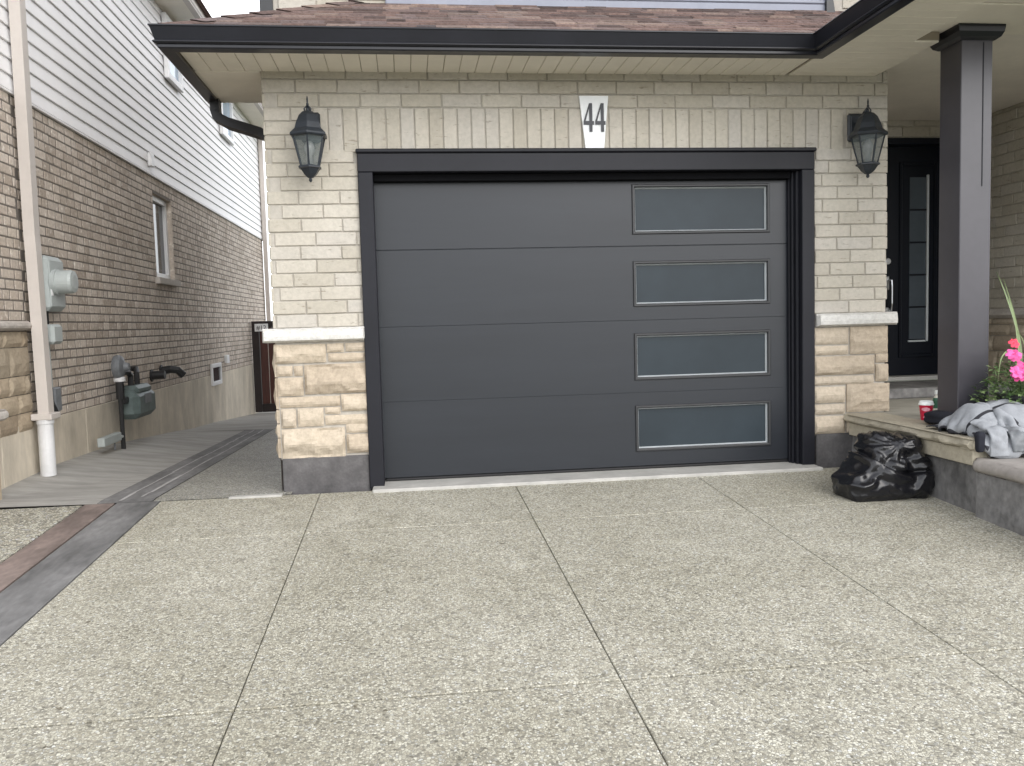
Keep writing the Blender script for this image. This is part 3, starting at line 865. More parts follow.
# ------------------------------------------------------------------ lanterns
def lantern(cx, label, side):
    c = (cx, -.175)
    t = thing('wall_lantern', (cx, -.02, 2.1), label, 'lantern', 'black lanterns either side of the garage door')
    zk = 2.172
    mb = MB(); mb.box((cx - .058, -.035, 2.165), (cx + .058, -.006, 2.35), .012)
    mb.box((cx - .045, -.045, 2.18), (cx + .045, -.0355, 2.335), .006); mb.build('backplate', 'lantern', t)
    mb = MB()
    mb.tube([(cx, -.04, 2.27), (cx, -.085, 2.285), (cx, -.13, 2.33), (cx, -.165, 2.345), (cx, -.175, 2.32)], .011, 8)
    mb.tube([(cx - .014, -.175, 2.31), (cx - .02, -.175, 2.335), (cx, -.175, 2.36), (cx + .02, -.175, 2.335), (cx + .014, -.175, 2.31)], .005, 6)
    mb.build('arm', 'lantern', t, smooth=True)
    mb = MB(); mb.lathe((cx, -.175, 0), [(.006, 2.355), (.009, 2.362), (.005, 2.37), (.006, 2.39), (.002, 2.41)], 10); mb.build('finial', 'lantern', t, smooth=True)
    n = 6; rot = math.pi / 6
    mb = MB(); mb.lathe((cx, -.175, 0), [(.016, 2.322), (.035, 2.316), (.058, 2.292), (.078, 2.248), (.088, 2.214), (.118, 2.186), (.121, 2.176), (.116, 2.168), (.098, 2.166)], n, rot=rot); mb.build('roof_cap', 'lantern', t)
    r0, r1, z0, z1 = .101, .058, 2.166, 1.995
    mb = MB()
    for k in range(n):
        a0 = 2 * math.pi * k / n + rot; a1 = 2 * math.pi * (k + 1) / n + rot
        mb.face([(cx + math.cos(a) * r * .97, -.175 + math.sin(a) * r * .97, z) for (a, r, z) in ((a0, r1, z1), (a1, r1, z1), (a1, r0, z0), (a0, r0, z0))])
    mb.build('glass', 'lglass', t)
    mb = MB()
    for k in range(n):
        a = 2 * math.pi * k / n + rot
        mb.tube([(cx + math.cos(a) * r0, -.175 + math.sin(a) * r0, z0), (cx + math.cos(a) * r1, -.175 + math.sin(a) * r1, z1)], .0052, 6)
    mb.build('cage', 'lantern', t)
    mb = MB(); mb.lathe((cx, -.175, 0), [(.066, 1.998), (.074, 1.992), (.074, 1.984), (.062, 1.980), (.042, 1.950), (.02, 1.930), (.008, 1.925), (.012, 1.915), (.007, 1.905), (.002, 1.902)], n, rot=rot); mb.build('base_cup', 'lantern', t)
    mb = MB(); mb.lathe((cx, -.175, 0), [(.018, 2.0), (.018, 2.06), (.03, 2.085), (.032, 2.11), (.02, 2.14), (.006, 2.15)], 14); mb.build('bulb', 'bulb', t, smooth=True)
lantern(-.537, 'black six-sided wall lantern on the brick left of the garage door', -1)
lantern(3.015, 'black six-sided wall lantern between the garage door and the entrance', 1)

# ------------------------------------------------------------------ number plaque
pq = thing('house_number_plaque', (1.24, -.01, 2.152), 'white keystone plaque reading 44 above the garage door', 'house number')
mb = MB()
mb.prism([(1.183, 0, 2.127), (1.303, 0, 2.127), (1.335, 0, 2.457), (1.146, 0, 2.457)], (0, -.026, 0), (0, -.004, 0)); mb.build('keystone', 'plaque', pq, recalc=True)
for ox in (1.172, 1.2475):
    mb = MB(); q = lambda a, b: (ox + a * .066, 0, 2.231 + b * .178)
    D0, D1 = (0, -.034, 0), (0, -.0262, 0)
    mb.prism([q(.56, 0), q(.84, 0), q(.84, 1), q(.56, 1)], D0, D1)
    mb.prism([q(0, .25), q(.559, .25), q(.559, .375), q(0, .375)], D0, D1); mb.prism([q(.841, .25), q(1, .25), q(1, .375), q(.841, .375)], D0, D1)
    mb.prism([q(0, .376), q(.17, .376), q(.559, .86), q(.559, 1.0)], D0, D1)
    mb.build('digit', 'digit', pq, recalc=True)

# ------------------------------------------------------------------ neighbour's house
XN = -2.67
nb = thing('neighbour_house', (XN, 5, 0), 'two-storey neighbouring house with taupe brick below and white siding above', 'house')
H1 = (4.28, 5.02, 1.62, 2.53); H2 = (6.57, 7.13, .28, .545)
NE = 11.5; NS = -1.5
mb = MB()
sheet(mb, (XN, 0), NX_, NN, NS, NE, .41, 2.715, [H1, H2], -.0022, 1, .1)
bricks(mb, (XN, 0), NX_, NN, .955, NE, .415, 2.70, .0715, .135, [H1, H2], gap=.010, hgap=.013, seed=21, ragged=.5, proud=.0005, jit=.0012)
bricks(mb, (XN, 0), NX_, NN, NS, .945, 1.135, 2.70, .0715, .135, (), gap=.010, hgap=.013, seed=22, ragged=.5, proud=.0005, jit=.0012)
# soldier head over the window and recess cheeks
sheet(mb, (XN, 5.02), (1, 0), (0, -1), -.11, 0.0, 1.6, 2.53, (), 0, 0, .02)
sheet(mb, (XN, 4.28), (1, 0), (0, 1), -.11, 0.0, 1.6, 2.53, (), 0, 0, .02)
mb.face([(XN - .11, 4.28, 2.53), (XN, 4.28, 2.53), (XN, 5.02, 2.53), (XN - .11, 5.02, 2.53)], 0)
sheet(mb, (0, NS), FX, FN, XN - 8, XN, -1.2, 2.715, (), -.004, 1, .1)
bricks(mb, (0, NS), FX, FN, XN - 3.2, XN, .415, 2.70, .0715, .135, (), gap=.010, hgap=.013, seed=23, ragged=.5, proud=.0005, jit=.0012)
mb.build('brick_wall', ['nbrick', 'nmortar'], nb)
mb = MB()
ys_ = [NS, .45, 1.15, 1.95, 3.0, 4.4, 5.8, 7.4, 9.0, 10.6, NE]
for a, b in zip(ys_, ys_[1:]):
    mb.box((XN - .2, a + .003, -1.2), (XN - .004 + .012, b - .003, .41), .003)
mb.box((XN - .2, NS, -1.2), (XN - .006, NE, .405))
mb.build('foundation', 'found', nb)
mb = MB(); ashlar(mb, (XN, 0), NX_, NN, NS, .95, .36, 1.06, 88); sheet(mb, (XN, 0), NX_, NN, NS, .95, .3, 1.1, (), -.002, 1, .05); mb.build('stone_veneer', ['nstone', 'nmortar'], nb)
mb = MB(); rockstone(mb, (XN, 0), NX_, NN, NS, .93, 1.065, 1.13, .06, .012, 91, .02, back=-.02); mb.build('stone_ledge', 'nledge', nb)
# lap siding
mb = MB(); e = .112; z = 2.715; ZE = 4.70
mb.box((XN - .1, NS, 2.70), (XN + .022, NE, 2.716), .003)
while z < ZE:
    z1 = min(z + e, ZE + .03)
    pts = [(XN + .020, z + .004), (XN + .020, z + .012), (XN + .008, z1 - .006), (XN + .004, z1)]
    for (xa, za), (xb, zb) in zip(pts, pts[1:]):
        mb.face([(xa, NS, za), (xa, NE, za), (xb, NE, zb), (xb, NS, zb)])
    mb.face([(XN + .004, NS, z + .001), (XN + .004, NE, z + .001), (XN + .020, NE, z + .004), (XN + .020, NS, z + .004)])
    z = z1
r = random.Random(17); z = 2.715
while z < ZE - .02:
    for y in ([r.uniform(0, 3.6)] + [r.uniform(4, 7.5)] + [r.uniform(7.8, 11)]):
        mb.face([(XN + .0215, y, z + .006), (XN + .0215, y + .9, z + .006), (XN + .0085, y + .9, z + e - .008), (XN + .0085, y, z + e - .008)])
    z += e
mb.face([(XN, NS, 2.7), (XN, NE, 2.7), (XN, NE, 4.8), (XN, NS, 4.8)])
mb.box((XN - 8, NS + .001, 2.716), (XN + .0, NS + .05, 4.71))
mb.build('siding', 'siding', nb)
mb = MB(); mb.box((XN - .02, NE - .10, 2.69), (XN + .035, NE + .012, 4.72), .004); mb.build('corner_post', 'trim', nb)
# eave
mb = MB(); mb.box((XN - .1, -2, 4.715), (XN + .40, NE + .5, 4.74), .003)
mb.build('soffit', 'soffit', nb)
mb = MB(); sweep(mb, [(XN + .40, NE + .5), (XN + .40, -2.0)], [(0, 4.70), (0, 4.83), (.11, 4.83), (.115, 4.82), (.10, 4.79), (.07, 4.72), (.07, 4.70)][::-1]); mb.build('gutter', 'trim', nb)
mb = MB(); mb.face([(XN + .45, -2, 4.84), (XN + .45, NE + .5, 4.84), (XN - 4, NE + .5, 6.8), (XN - 4, -2, 6.8)]); mb.face([(XN + .45, -2, 4.80), (XN + .45, NE + .5, 4.80), (XN - 4, NE + .5, 6.76), (XN - 4, -2, 6.76)]); mb.build('roof', 'shingle', nb)
mb = MB(); mb.box((XN - 8, NS, -1), (XN - .21, NE, 4.7)); mb.build('house_core', 'nmortar', nb)
# windows
def nwin(name, y0, y1, z0, z1, x, fr, mats=('white', 'skyglass'), sill=False, depth=.05, meet=False):
    mb = MB()
    mb.box((x - depth, y0, z0), (x, y0 + fr, z1), .004); mb.box((x - depth, y1 - fr, z0), (x, y1, z1), .004)
    mb.box((x - depth, y0 + fr + .0005, z0), (x, y1 - fr - .0005, z0 + fr), .004); mb.box((x - depth, y0 + fr + .0005, z1 - fr), (x, y1 - fr - .0005, z1), .004)
    if meet: mb.box((x - depth, y0 + fr + .0005, (z0 + z1) / 2 - .02), (x - .01, y1 - fr - .0005, (z0 + z1) / 2 + .02), .004)
    w = mb.build(name, mats[0], nb)
    mb = MB(); mb.box((x - depth + .004, y0 + fr * .8, z0 + fr * .8), (x - depth + .012, y1 - fr * .8, z1 - fr * .8)); mb.build('pane', mats[1], w)
    if sill:
        mb = MB(); mb.box((XN - .11, y0 - .06, z0 - .075), (XN + .05, y1 + .06, z0 - .003), .006); mb.build('sill', 'nledge', w)
nwin('window', 4.28, 5.02, 1.62, 2.53, XN - .05, .06, ('white', 'darkglass'), True, .05)
nwin('basement_window', 6.55, 7.15, .26, .56, XN + .035, .055, ('white', 'darkglass'), False, .028)
nwin('upper_window', 4.95, 5.62, 3.93, 4.66, XN + .075, .07, ('white', 'skyglass'), False, .05)
nwin('upper_window', 7.9, 8.75, 3.93, 4.66, XN + .075, .07, ('white', 'skyglass'), False, .05)
# downspouts
mb = MB()
mb.tube([(XN + .075, .985, 4.72), (XN + .075, .965, 1.72), (XN + .08, .96, 1.62), (XN + .105, .93, .47)], .04, 4, sq=(.075, .09)); mb.box((XN + .03, .85, .43), (XN + .17, 1.02, .475), .006); mb.build('downspout', 'trim', nb)
mb = MB(); mb.lathe((XN + .105, .905, 0), [(.052, .03), (.052, .40), (.058, .402), (.058, .432)], 20); mb.build('drain_pipe', 'pvc', nb, smooth=False)
mb = MB(); mb.tube([(XN + .07, 11.38, 4.72), (XN + .07, 11.38, -.4)], .04, 4, sq=(.075, .09)); mb.build('downspout', 'trim', nb)
mb = MB(); mb.box((XN + .018, 4.10, 2.78), (XN + .06, 4.22, 2.92), .008); mb.build('siding_block', 'white', nb)
mb = MB(); mb.box((XN + .002, 7.5, .53), (XN + .045, 7.68, .65), .006); mb.build('outlet_cover', 'white', nb)

# ------------------------------------------------------------------ electric meter
em = thing('electric_meter', (XN, 1.4, .45), 'grey electricity meter box with round dial beside the beige downspout', 'electric meter')
mb = MB(); mb.box((XN + .002, 1.03, 1.20), (XN + .14, 1.335, 1.60), .03); mb.box((XN + .13, 1.05, 1.23), (XN + .145, 1.31, 1.57), .006); mb.build('meter_box', 'meter', em)
mb = MB(); mb.lathe((XN + .14, 1.13, 1.41), [(.092, 0), (.095, .03), (.085, .035), (.085, .12), (.078, .14), (.05, .146)], 28, axis='x'); mb.build('meter_dial', 'meter', em, recalc=True)
mb = MB(); mb.box((XN + .1455, 1.055, 1.31), (XN + .149, 1.085, 1.40), .001); mb.build('label_plate', 'white', em)
mb = MB(); mb.box((XN + .03, 1.04, .96), (XN + .15, 1.215, 1.105), .02); mb.build('junction_box', 'meter', em)
mb = MB(); mb.tube([(XN + .06, 1.05, 1.21), (XN + .06, 1.05, .40)], .026, 10); mb.build('conduit', 'meter', em)
mb = MB(); mb.tube([(XN + .07, 1.10, 1.21), (XN + .07, 1.10, 1.10)], .03, 10); mb.tube([(XN + .07, 1.10, .965), (XN + .075, 1.11, .55), (XN + .09, 1.15, .46), (XN + .07, 1.17, .50)], .016, 8); mb.tube([(XN + .06, 1.09, .965), (XN + .06, 1.09, .05)], .012, 8); mb.build('cable', 'black', em)
mb = MB(); mb.tube([(XN + .05, 1.16, 1.0), (XN + .05, 1.17, .62)], .02, 10); mb.build('conduit', 'meter', em)
mb = MB(); mb.box((XN + .012, 1.15, .46), (XN + .09, 1.27, .64), .01); mb.build('switch_box', 'pipe', em)

# ------------------------------------------------------------------ gas meter
gm = thing('gas_meter', (XN + .2, 3.2, 0), 'green grey gas meter with round regulator piped to the neighbouring brick wall', 'gas meter')
mb = MB()
mb.box((XN + .09, 2.46, .25), (XN + .28, 3.02, .50), .05); mb.box((XN + .10, 2.52, .46), (XN + .26, 2.95, .55), .03)
mb.build('meter_body', 'gasmeter', gm)
mb = MB(); mb.box((XN + .281, 2.64, .38), (XN + .286, 2.84, .47), .002); mb.build('index_plate', 'pipe', gm)
mb = MB(); mb.lathe((XN + .16, 2.36, .73), [(.05, -.05), (.10, -.03), (.105, -.01), (.105, .01), (.09, .03), (.04, .05), (.03, .09)], 22, axis='x'); mb.build('regulator', 'pipe', gm, recalc=True)
mb = MB(); mb.lathe((XN + .16, 2.36, 0), [(.045, .60), (.05, .605), (.05, .635), (.03, .645)], 16); mb.build('union_cap', 'pvc', gm)
mb = MB()
mb.tube([(XN + .16, 2.36, .0), (XN + .16, 2.36, .72)], .02, 10); mb.tube([(XN + .16, 2.36, .62), (XN + .16, 2.36, .45)], .036, 10)
mb.tube([(XN + .18, 2.60, .52), (XN + .18, 2.60, .64), (XN + .18, 2.52, .68), (XN + .17, 2.38, .68)], .026, 10)
mb.tube([(XN + .18, 2.78, .52), (XN + .18, 2.78, .65), (XN + .16, 2.84, .69), (XN + .08, 2.86, .69), (XN, 2.86, .69)], .026, 10)
mb.box((XN + .158, 2.358, .40), (XN + .20, 2.66, .46), .01)
mb.build('pipework', 'black', gm)
mb = MB(); mb.tube([(XN + .16, 2.36, .12), (XN + .16, 2.29, .12)], .014, 8); mb.box((XN + .11, 1.87, .09), (XN + .17, 2.30, .165), .006); mb.build('bracket_box', 'meter', gm)
mb = MB(); mb.tube([(XN + .14, 2.2, .02), (XN + .14, 2.2, .095)], .008, 8); mb.build('stand_leg', 'pipe', gm)

for i, (y, lab) in enumerate(((3.86, 'short straight black vent pipe sticking out of the brick beside the gas meter'), (4.22, 'bent black vent elbow on the brick, farther from the gas meter'))):
    v = thing('vent_pipe', (XN, y, .57), lab, 'vent', 'black vent pipes on the neighbouring wall')
    mb = MB()
    if i == 0: mb.tube([(XN, y, .57), (XN + .14, y, .575)], .045, 12); 
    else: mb.tube([(XN, y, .60), (XN + .1, y, .615), (XN + .17, y + .03, .60), (XN + .22, y + .06, .54)], .042, 12)
    mb.build('pipe', 'black', v, smooth=False)
    mb = MB(); mb.lathe((XN + .001, y, .57 if i == 0 else .60), [(.065, 0), (.065, .012), (.05, .014)], 18, axis='x'); mb.build('collar', 'black', v, recalc=True)

# ------------------------------------------------------------------ neighbour's stone-capped pier at far left
pr = thing('stone_pier', (-2.57, .4, 0), 'low brown pier with pale stone cap against the neighbouring wall', 'pier')
mb = MB(); mb.box((XN + .012, -.6, -.1), (-2.54, .14, .50), .006); rockstone(mb, (-2.535, 0), NX_, NN, -.6, .145, .40, .50, .02, .01, 301, .03); mb.build('pier_wall', 'nstone', pr)
mb = MB(); rockstone(mb, (-2.54, 0), NX_, NN, -.65, .20, .505, .575, .05, .01, 302, .02, back=-.11); mb.face([(XN, -.65, .573), (-2.5, -.65, .573), (-2.5, .2, .573), (XN, .2, .573)]); mb.build('cap_stone', 'nledge', pr)

# ------------------------------------------------------------------ gate and its sign
gt = thing('wooden_gate', (-1.75, 9.75, gz(9.75)), 'dark red wooden gate between the two houses at the end of the walk', 'gate')
gb = gz(9.75) + .03
mb = MB(); mb.box((XN + .03, 9.70, gb), (XN + .15, 9.80, 1.15), .005); mb.box((-.95, 9.70, gb), (-.84, 9.80, 1.15), .005); mb.box((XN + .151, 9.70, 1.04), (-.951, 9.79, 1.15), .005); mb.box((XN + .151, 9.71, gb), (-.951, 9.79, gb + .14), .005); mb.build('gate_frame', 'woodd', gt)
mb = MB(); x = XN + .152
while x < -.96:
    x1 = min(x + .138, -.952); mb.box((x + .005, 9.73, gb + .141), (x1 - .005, 9.76, 1.039), .004); x += .138
mb.build('gate_boards', 'wood', gt)
sg = thing('gate_sign', (-2.49, 9.69, .98), 'small white number sign hung at the top of the dark red gate', 'sign')
mb = MB(); mb.box((-2.585, 9.685, .975), (-2.36, 9.698, 1.105), .003); mb.build('sign_board', 'white', sg)
cu = bpy.data.curves.new('sign_text', 'FONT'); cu.body = '#12'; cu.size = .105; cu.extrude = .001; cu.align_x = 'CENTER'
tmp = bpy.data.objects.new('t', cu); COL.objects.link(tmp); dg = bpy.context.evaluated_depsgraph_get()
tm = bpy.data.meshes.new_from_object(tmp.evaluated_get(dg)); bpy.data.objects.remove(tmp)
tm.transform(Matrix.Translation((-2.4725 + 2.49, 9.683 - 9.69, 1.005 - .98)) @ Matrix.Rotation(math.pi / 2, 4, 'X')); tm.materials.append(M['digit'])
to = bpy.data.objects.new('lettering', tm); COL.objects.link(to); to.parent = sg

# ------------------------------------------------------------------ rubbish bag
def bag():
    t = thing('garbage_bag', (2.68, -.62, gz(-.6)), 'crumpled shiny black garbage bag slumped on the driveway by the porch edge', 'garbage bag')
    g0 = gz(-.65)
    me = bpy.data.meshes.new('tmp'); mb = MB()
    def ell(c, r, n=20):
        vs = []; fs = []
        for j in range(n + 1):
            for i in range(n):
                a = 2 * math.pi * i / n; b = math.pi * j / n - math.pi / 2
                vs.append((c[0] + r[0] * math.cos(b) * math.cos(a), c[1] + r[1] * math.cos(b) * math.sin(a), c[2] + r[2] * math.sin(b)))
        for j in range(n):
            for i in range(n):
                fs.append((j * n + i, j * n + (i + 1) % n, (j + 1) * n + (i + 1) % n, (j + 1) * n + i))
        mb.add(vs, fs)
    B = lambda x: x + .10
    mb.box((2.48, -.985, g0 - .03), (2.99, -.68, g0 + .14), .05)
    for c, r in (((2.66, -.72, .13), (.23, .22, .12)), ((2.68, -.70, .23), (.17, .17, .11)), ((2.77, -.76, .275), (.13, .14, .06)), ((2.57, -.74, .18), (.10, .16, .09)), ((2.83, -.78, .14), (.09, .16, .11)), ((2.64, -.70, .30), (.10, .12, .05)), ((2.80, -.80, .22), (.05, .11, .075))):
        ell((B(c[0]), c[1] - .055, g0 + c[2]), r)
    me.from_pydata(mb.v, [], mb.f)
    o = bpy.data.objects.new('tmp', me); COL.objects.link(o)
    m = o.modifiers.new('r', 'REMESH'); m.mode = 'VOXEL'; m.voxel_size = .0095
    s_ = o.modifiers.new('s', 'SMOOTH'); s_.iterations = 12; s_.factor = .6
    dg = bpy.context.evaluated_depsgraph_get(); ev = o.evaluated_get(dg)
    nm = bpy.data.meshes.new_from_object(ev); bpy.data.objects.remove(o)
    n = len(nm.vertices); co = [v.co.copy() for v in nm.vertices]; no = [v.normal.copy() for v in nm.vertices]
    for i in range(n):
        p = co[i]
        w = noise.noise_vector(p * 5) * .06
        q = p + w
        nk = Vector((2.80, -.80, g0 + .30)); v = p - nk; ang = math.atan2(v.z * 1.3, v.x); dist = v.length
        n1 = noise.noise(Vector((q.x * 2.5 + q.z * 7, q.y * 3, q.z * 9 - q.x * 4.5)))
        n2 = noise.noise(Vector((q.x * 9 - q.z * 17, q.y * 11, q.z * 20 + q.x * 13 + 7)))
        n3 = noise.noise(q * 34 + Vector((3, 1, 9)))
        crease = lambda n_, w_: math.exp(-(n_ / w_) ** 2)
        r1 = crease(n1, .20); r2 = crease(n2, .16); r3 = crease(n3, .14)
        gather = math.sin(ang * 15 + 5 * noise.noise(q * 4)) * math.exp(-dist / .16) * min(1, dist / .10)
        lo = noise.noise(p * 3.1 + Vector((4, 4, 4)))
        d = (.015 * r1 + .0045 * r2 + .0008 * r3 + .009 * gather) * (1 if p.y < -.68 else .35) + .022 * lo - .006
        # deep folds where the neck is tucked under
        d -= .035 * math.exp(-((p.z - g0 - .20 + .25 * (p.x - 2.72) + .03 * math.sin(p.x * 14)) / .016) ** 2) * (1 if p.y < -.55 else .3)
        p = p + no[i] * d
        zb = gz(p.y) + .003
        if p.z < zb + .012: p.z = zb + max(0, (p.z - zb)) * .5 if p.z > zb else zb
        if p.y > -.05: p.y = -.05
        lim = 2.995 if p.z < .17 else (2.995 - min(1, (p.z - .17) / .04) * .06 if p.z < .36 else 9)
        if p.x > lim: p.x = lim
        nm.vertices[i].co = p - Vector(t['_o'])
    nm.materials.clear(); nm.materials.append(M['bag'])
    nm.polygons.foreach_set('use_smooth', [True] * len(nm.polygons))
    b = bpy.data.objects.new('bag_film', nm); COL.objects.link(b); b.parent = t
    # twisted neck flap folded to the right
    return t
bag()

# ------------------------------------------------------------------ cloth
def cloth(nu, nv, pos, rest, colliders, steps, pins=None, grav=-.0006, bendk=.25, fric=.55, floor=None):
    """small position-based cloth: pos (nu,nv,3), rest spacing (du,dv)"""
    p = pos.copy(); v = np.zeros_like(p)
    du, dv = rest; dd = math.hypot(du, dv)
    cons = []
    for (ax, st, L, k) in ((0, 1, du, 1), (1, 1, dv, 1), (0, 2, 2 * du, bendk), (1, 2, 2 * dv, bendk)):
        n = p.shape[ax]
        for ph in range(2 * st):
            idx = np.array([i for i in range(n - st) if (i // st) % 2 == ph // st and i % st == ph % st])
            if len(idx): cons.append((ax, st, L, k, idx))
    def sat(a, b, L, k):
        d = b - a; l = np.linalg.norm(d, axis=-1, keepdims=True) + 1e-9
        c = d * ((l - L) / l * .5 * k); return c
    for it in range(steps):
        v[..., 2] += grav; q = p + v * .985
        for _ in range(7):
            for (ax, st, L, k, idx) in cons:
                if ax == 0:
                    c = sat(q[idx], q[idx + st], L, k); q[idx] += c; q[idx + st] -= c
                else:
                    c = sat(q[:, idx], q[:, idx + st], L, k); q[:, idx] += c; q[:, idx + st] -= c
            for (a, b) in ((0, 1), (1, 0)):
                A = q[:-1, a:q.shape[1] - 1 + a]; B = q[1:, b:q.shape[1] - 1 + b]
                c = sat(A, B, dd, .35); q[:-1, a:q.shape[1] - 1 + a] += c; q[1:, b:q.shape[1] - 1 + b] -= c
        hit = np.zeros(p.shape[:2], bool)
        for cd in colliders:
            if cd[0] == 'box':
                lo, hi = np.array(cd[1]), np.array(cd[2])
                ins = np.all((q > lo) & (q < hi), axis=-1)
                if ins.any():
                    x = q[ins]; dist = np.stack([x - lo, hi - x], -1).reshape(len(x), 6)
                    for s_ in cd[3]: dist[:, s_] = 9
                    k = dist.argmin(1)
                    for j in range(6):
                        mk = k == j
                        x[mk, j // 2] = (lo if j % 2 == 0 else hi)[j // 2]
                    q[ins] = x; hit |= ins
            else:
                c, r = np.array(cd[1]), np.array(cd[2])
                w = (q - c) / r; l = np.linalg.norm(w, axis=-1)
                ins = l < 1
                if ins.any():
                    q[ins] = c + w[ins] / l[ins][:, None] * r; hit |= ins
        v = q - p
        v[hit] *= (1 - fric)
        v *= .97
        p = q
    return p

SLABC = ('box', (2.935, -1.352, -.5), (6, 3, .352), (1, 3, 4))     # pushed out left, front or up
STEPC = ('box', (2.93, -2.5, -.5), (6, -1.2, .252), (1, 3, 4, 2))
COLC = ('box', (CX0 - .012, CY0 - .012, 0), (CX1 + .012, CY1 + .012, 3), (4, 5))
PIL = [('e', (3.13, -1.10, .36), (.11, .16, .13)), ('e', (3.28, -1.12, .36), (.17, .17, .155)), ('e', (3.46, -1.14, .36), (.15, .16, .11))]
def wrinkle(p, amp, seed):
    # small creases pressed into settled cloth, along its surface normal
    du = np.gradient(p, axis=0); dv = np.gradient(p, axis=1); n = np.cross(du, dv); n /= np.linalg.norm(n, axis=-1, keepdims=True) + 1e-9
    if n[..., 2].mean() < 0: n = -n
    w = np.zeros(p.shape[:2])
    for i in range(p.shape[0]):
        for j in range(p.shape[1]):
            a, b = i / p.shape[0], j / p.shape[1]
            q = Vector((a * 5 + b * 3.5, b * 4 - a * 2.5, seed)); q2 = Vector((a * 11 - b * 7, b * 10 + a * 4, seed + 5))
            w[i, j] = (1 - abs(noise.noise(q)) * 3.2) + .5 * (1 - abs(noise.noise(q2)) * 3)
    return p + n * (w * amp)[..., None]
def grid_obj(name, p, mats, parent, thick=.006, sub=1, matfn=None):
    nu, nv = p.shape[:2]
    mb = MB(); vs = [tuple(p[i, j]) for i in range(nu) for j in range(nv)]
    mb.v = vs
    for i in range(nu - 1):
        for j in range(nv - 1):
            mb.f.append((i * nv + j, (i + 1) * nv + j, (i + 1) * nv + j + 1, i * nv + j + 1)); mb.m.append(matfn(i, j) if matfn else 0); mb.a.append(.5)
    o = mb.build(name, mats, parent, smooth=True)
    if sub: s_ = o.modifiers.new('s', 'SUBSURF'); s_.levels = sub; s_.render_levels = sub
    so = o.modifiers.new('t', 'SOLIDIFY'); so.thickness = thick; so.offset = 1
    return o
rng = np.random.default_rng(5)
# charcoal garment underneath: bunched along the column foot, one end over the corner
jk = thing('charcoal_jacket', (3.1, -.95, .348), 'charcoal folded jacket lying by the column foot under the pale grey hoodie', 'jacket')
def bundle(name, lo, hi, mat, parent, seed, n=26, amp=.012):
    # a folded garment: a rounded, layered bundle resting on the stone
    c = [(lo[i] + hi[i]) / 2 for i in range(3)]; h = [(hi[i] - lo[i]) / 2 for i in range(3)]
    mb = MB(); off = Vector((seed, seed * 2, seed * 3))
    vs = []
    for j in range(n + 1):
        for i in range(2 * n):
            a = math.pi * i / n; b_ = math.pi * j / n - math.pi / 2
            sg = lambda v, e: math.copysign(abs(v) ** e, v)
            p = Vector((sg(math.cos(b_), .5) * sg(math.cos(a), .55), sg(math.cos(b_), .5) * sg(math.sin(a), .55), sg(math.sin(b_), .7)))
            w = Vector((c[0] + p.x * h[0], c[1] + p.y * h[1], c[2] + p.z * h[2]))
            k = noise.noise(Vector((w.x * 9, w.y * 5, w.z * 30)) + off) + .5 * noise.noise(w * 24 + off)
            lay = .35 * math.sin((w.z - lo[2]) * 95 + 2 * noise.noise(w * 4 + off)) * (1 - abs(p.z))
            w += p.normalized() * amp * (k + lay)
            w.z = max(w.z, lo[2])
            vs.append(w)
    fs = [(j * 2 * n + i, j * 2 * n + (i + 1) % (2 * n), (j + 1) * 2 * n + (i + 1) % (2 * n), (j + 1) * 2 * n + i) for j in range(n) for i in range(2 * n)]
    mb.add(vs, fs)
    return mb.build(name, mat, parent, smooth=True)
bundle('jacket_body', (3.09, -1.02, .347), (3.221, -.635, .43), 'jacket', jk, 4)

hd = thing('grey_hoodie', (3.2, -1.2, .35), 'pale grey hoodie with black piping heaped on the porch corner', 'hoodie')
nu, nv = 64, 52
U, Vv = np.meshgrid(np.linspace(0, 1, nu), np.linspace(0, 1, nv), indexing='ij')
pos = np.stack([3.075 + .60 * U, -1.345 + .44 * Vv + .02 * U, .60 + .06 * np.sin(U * 30 + 4 * np.sin(Vv * 4 + 1)) + .045 * np.sin(Vv * 15 + U * 11) + .008 * rng.standard_normal(U.shape)], -1)
ph = cloth(nu, nv, pos, (1.22 / nu, .80 / nv), [SLABC, STEPC, COLC] + PIL, 110, fric=.93, bendk=.08)
piping = lambda i, j: 1 if (i in (0, nu - 2) or j in (0, nv - 2) or i in (17, 40) or j == 22) else 0
ph = wrinkle(ph, .014, 3)
grid_obj('hoodie_body', ph, ['hoodie', 'lining'], hd, .007, 1, piping)
# hanging sleeve: a flattened tube over the front edge
def sleeve(x0, w, y0, L, seed, zs=.47, t0=.013, lean=.02):
    nu, nv = 20, 34
    a = np.linspace(0, 2 * np.pi, nu)
    U, Vv = np.meshgrid(a, np.linspace(0, 1, nv), indexing='ij')
    W = w * (1 - .12 * Vv + .10 * np.sin(Vv * 7 + seed) * Vv)
    wr = np.array([[noise.noise(Vector((math.cos(u) * 1.2 + seed * 5, v * 7, math.sin(u)))) * .013 + noise.noise(Vector((math.cos(u) * 2.4, v * 16 + math.cos(u) * 3, seed))) * .006 for v in np.linspace(0, 1, nv)] for u in a])
    # centre line runs over the coping then straight down in front of it
    s_ = Vv * L
    bend = np.clip((s_ - .10) / .07, 0, 1)
    cy = y0 - np.where(s_ < .10, s_, .10 + .045 * np.sin(bend * np.pi / 2))
    cz = zs - np.where(s_ < .10, s_ * .25, .025 + .045 * (1 - np.cos(bend * np.pi / 2)) + np.clip(s_ - .17, 0, 9))
    nyv, nzv = -np.sin(bend * np.pi / 2), np.cos(bend * np.pi / 2)
    t = t0
    p = np.stack([x0 + W * .5 * np.cos(U) + lean * Vv * np.sin(seed), cy + nyv * (t * np.sin(U) + wr), cz + nzv * (t * np.sin(U) + wr)], -1)
    return p
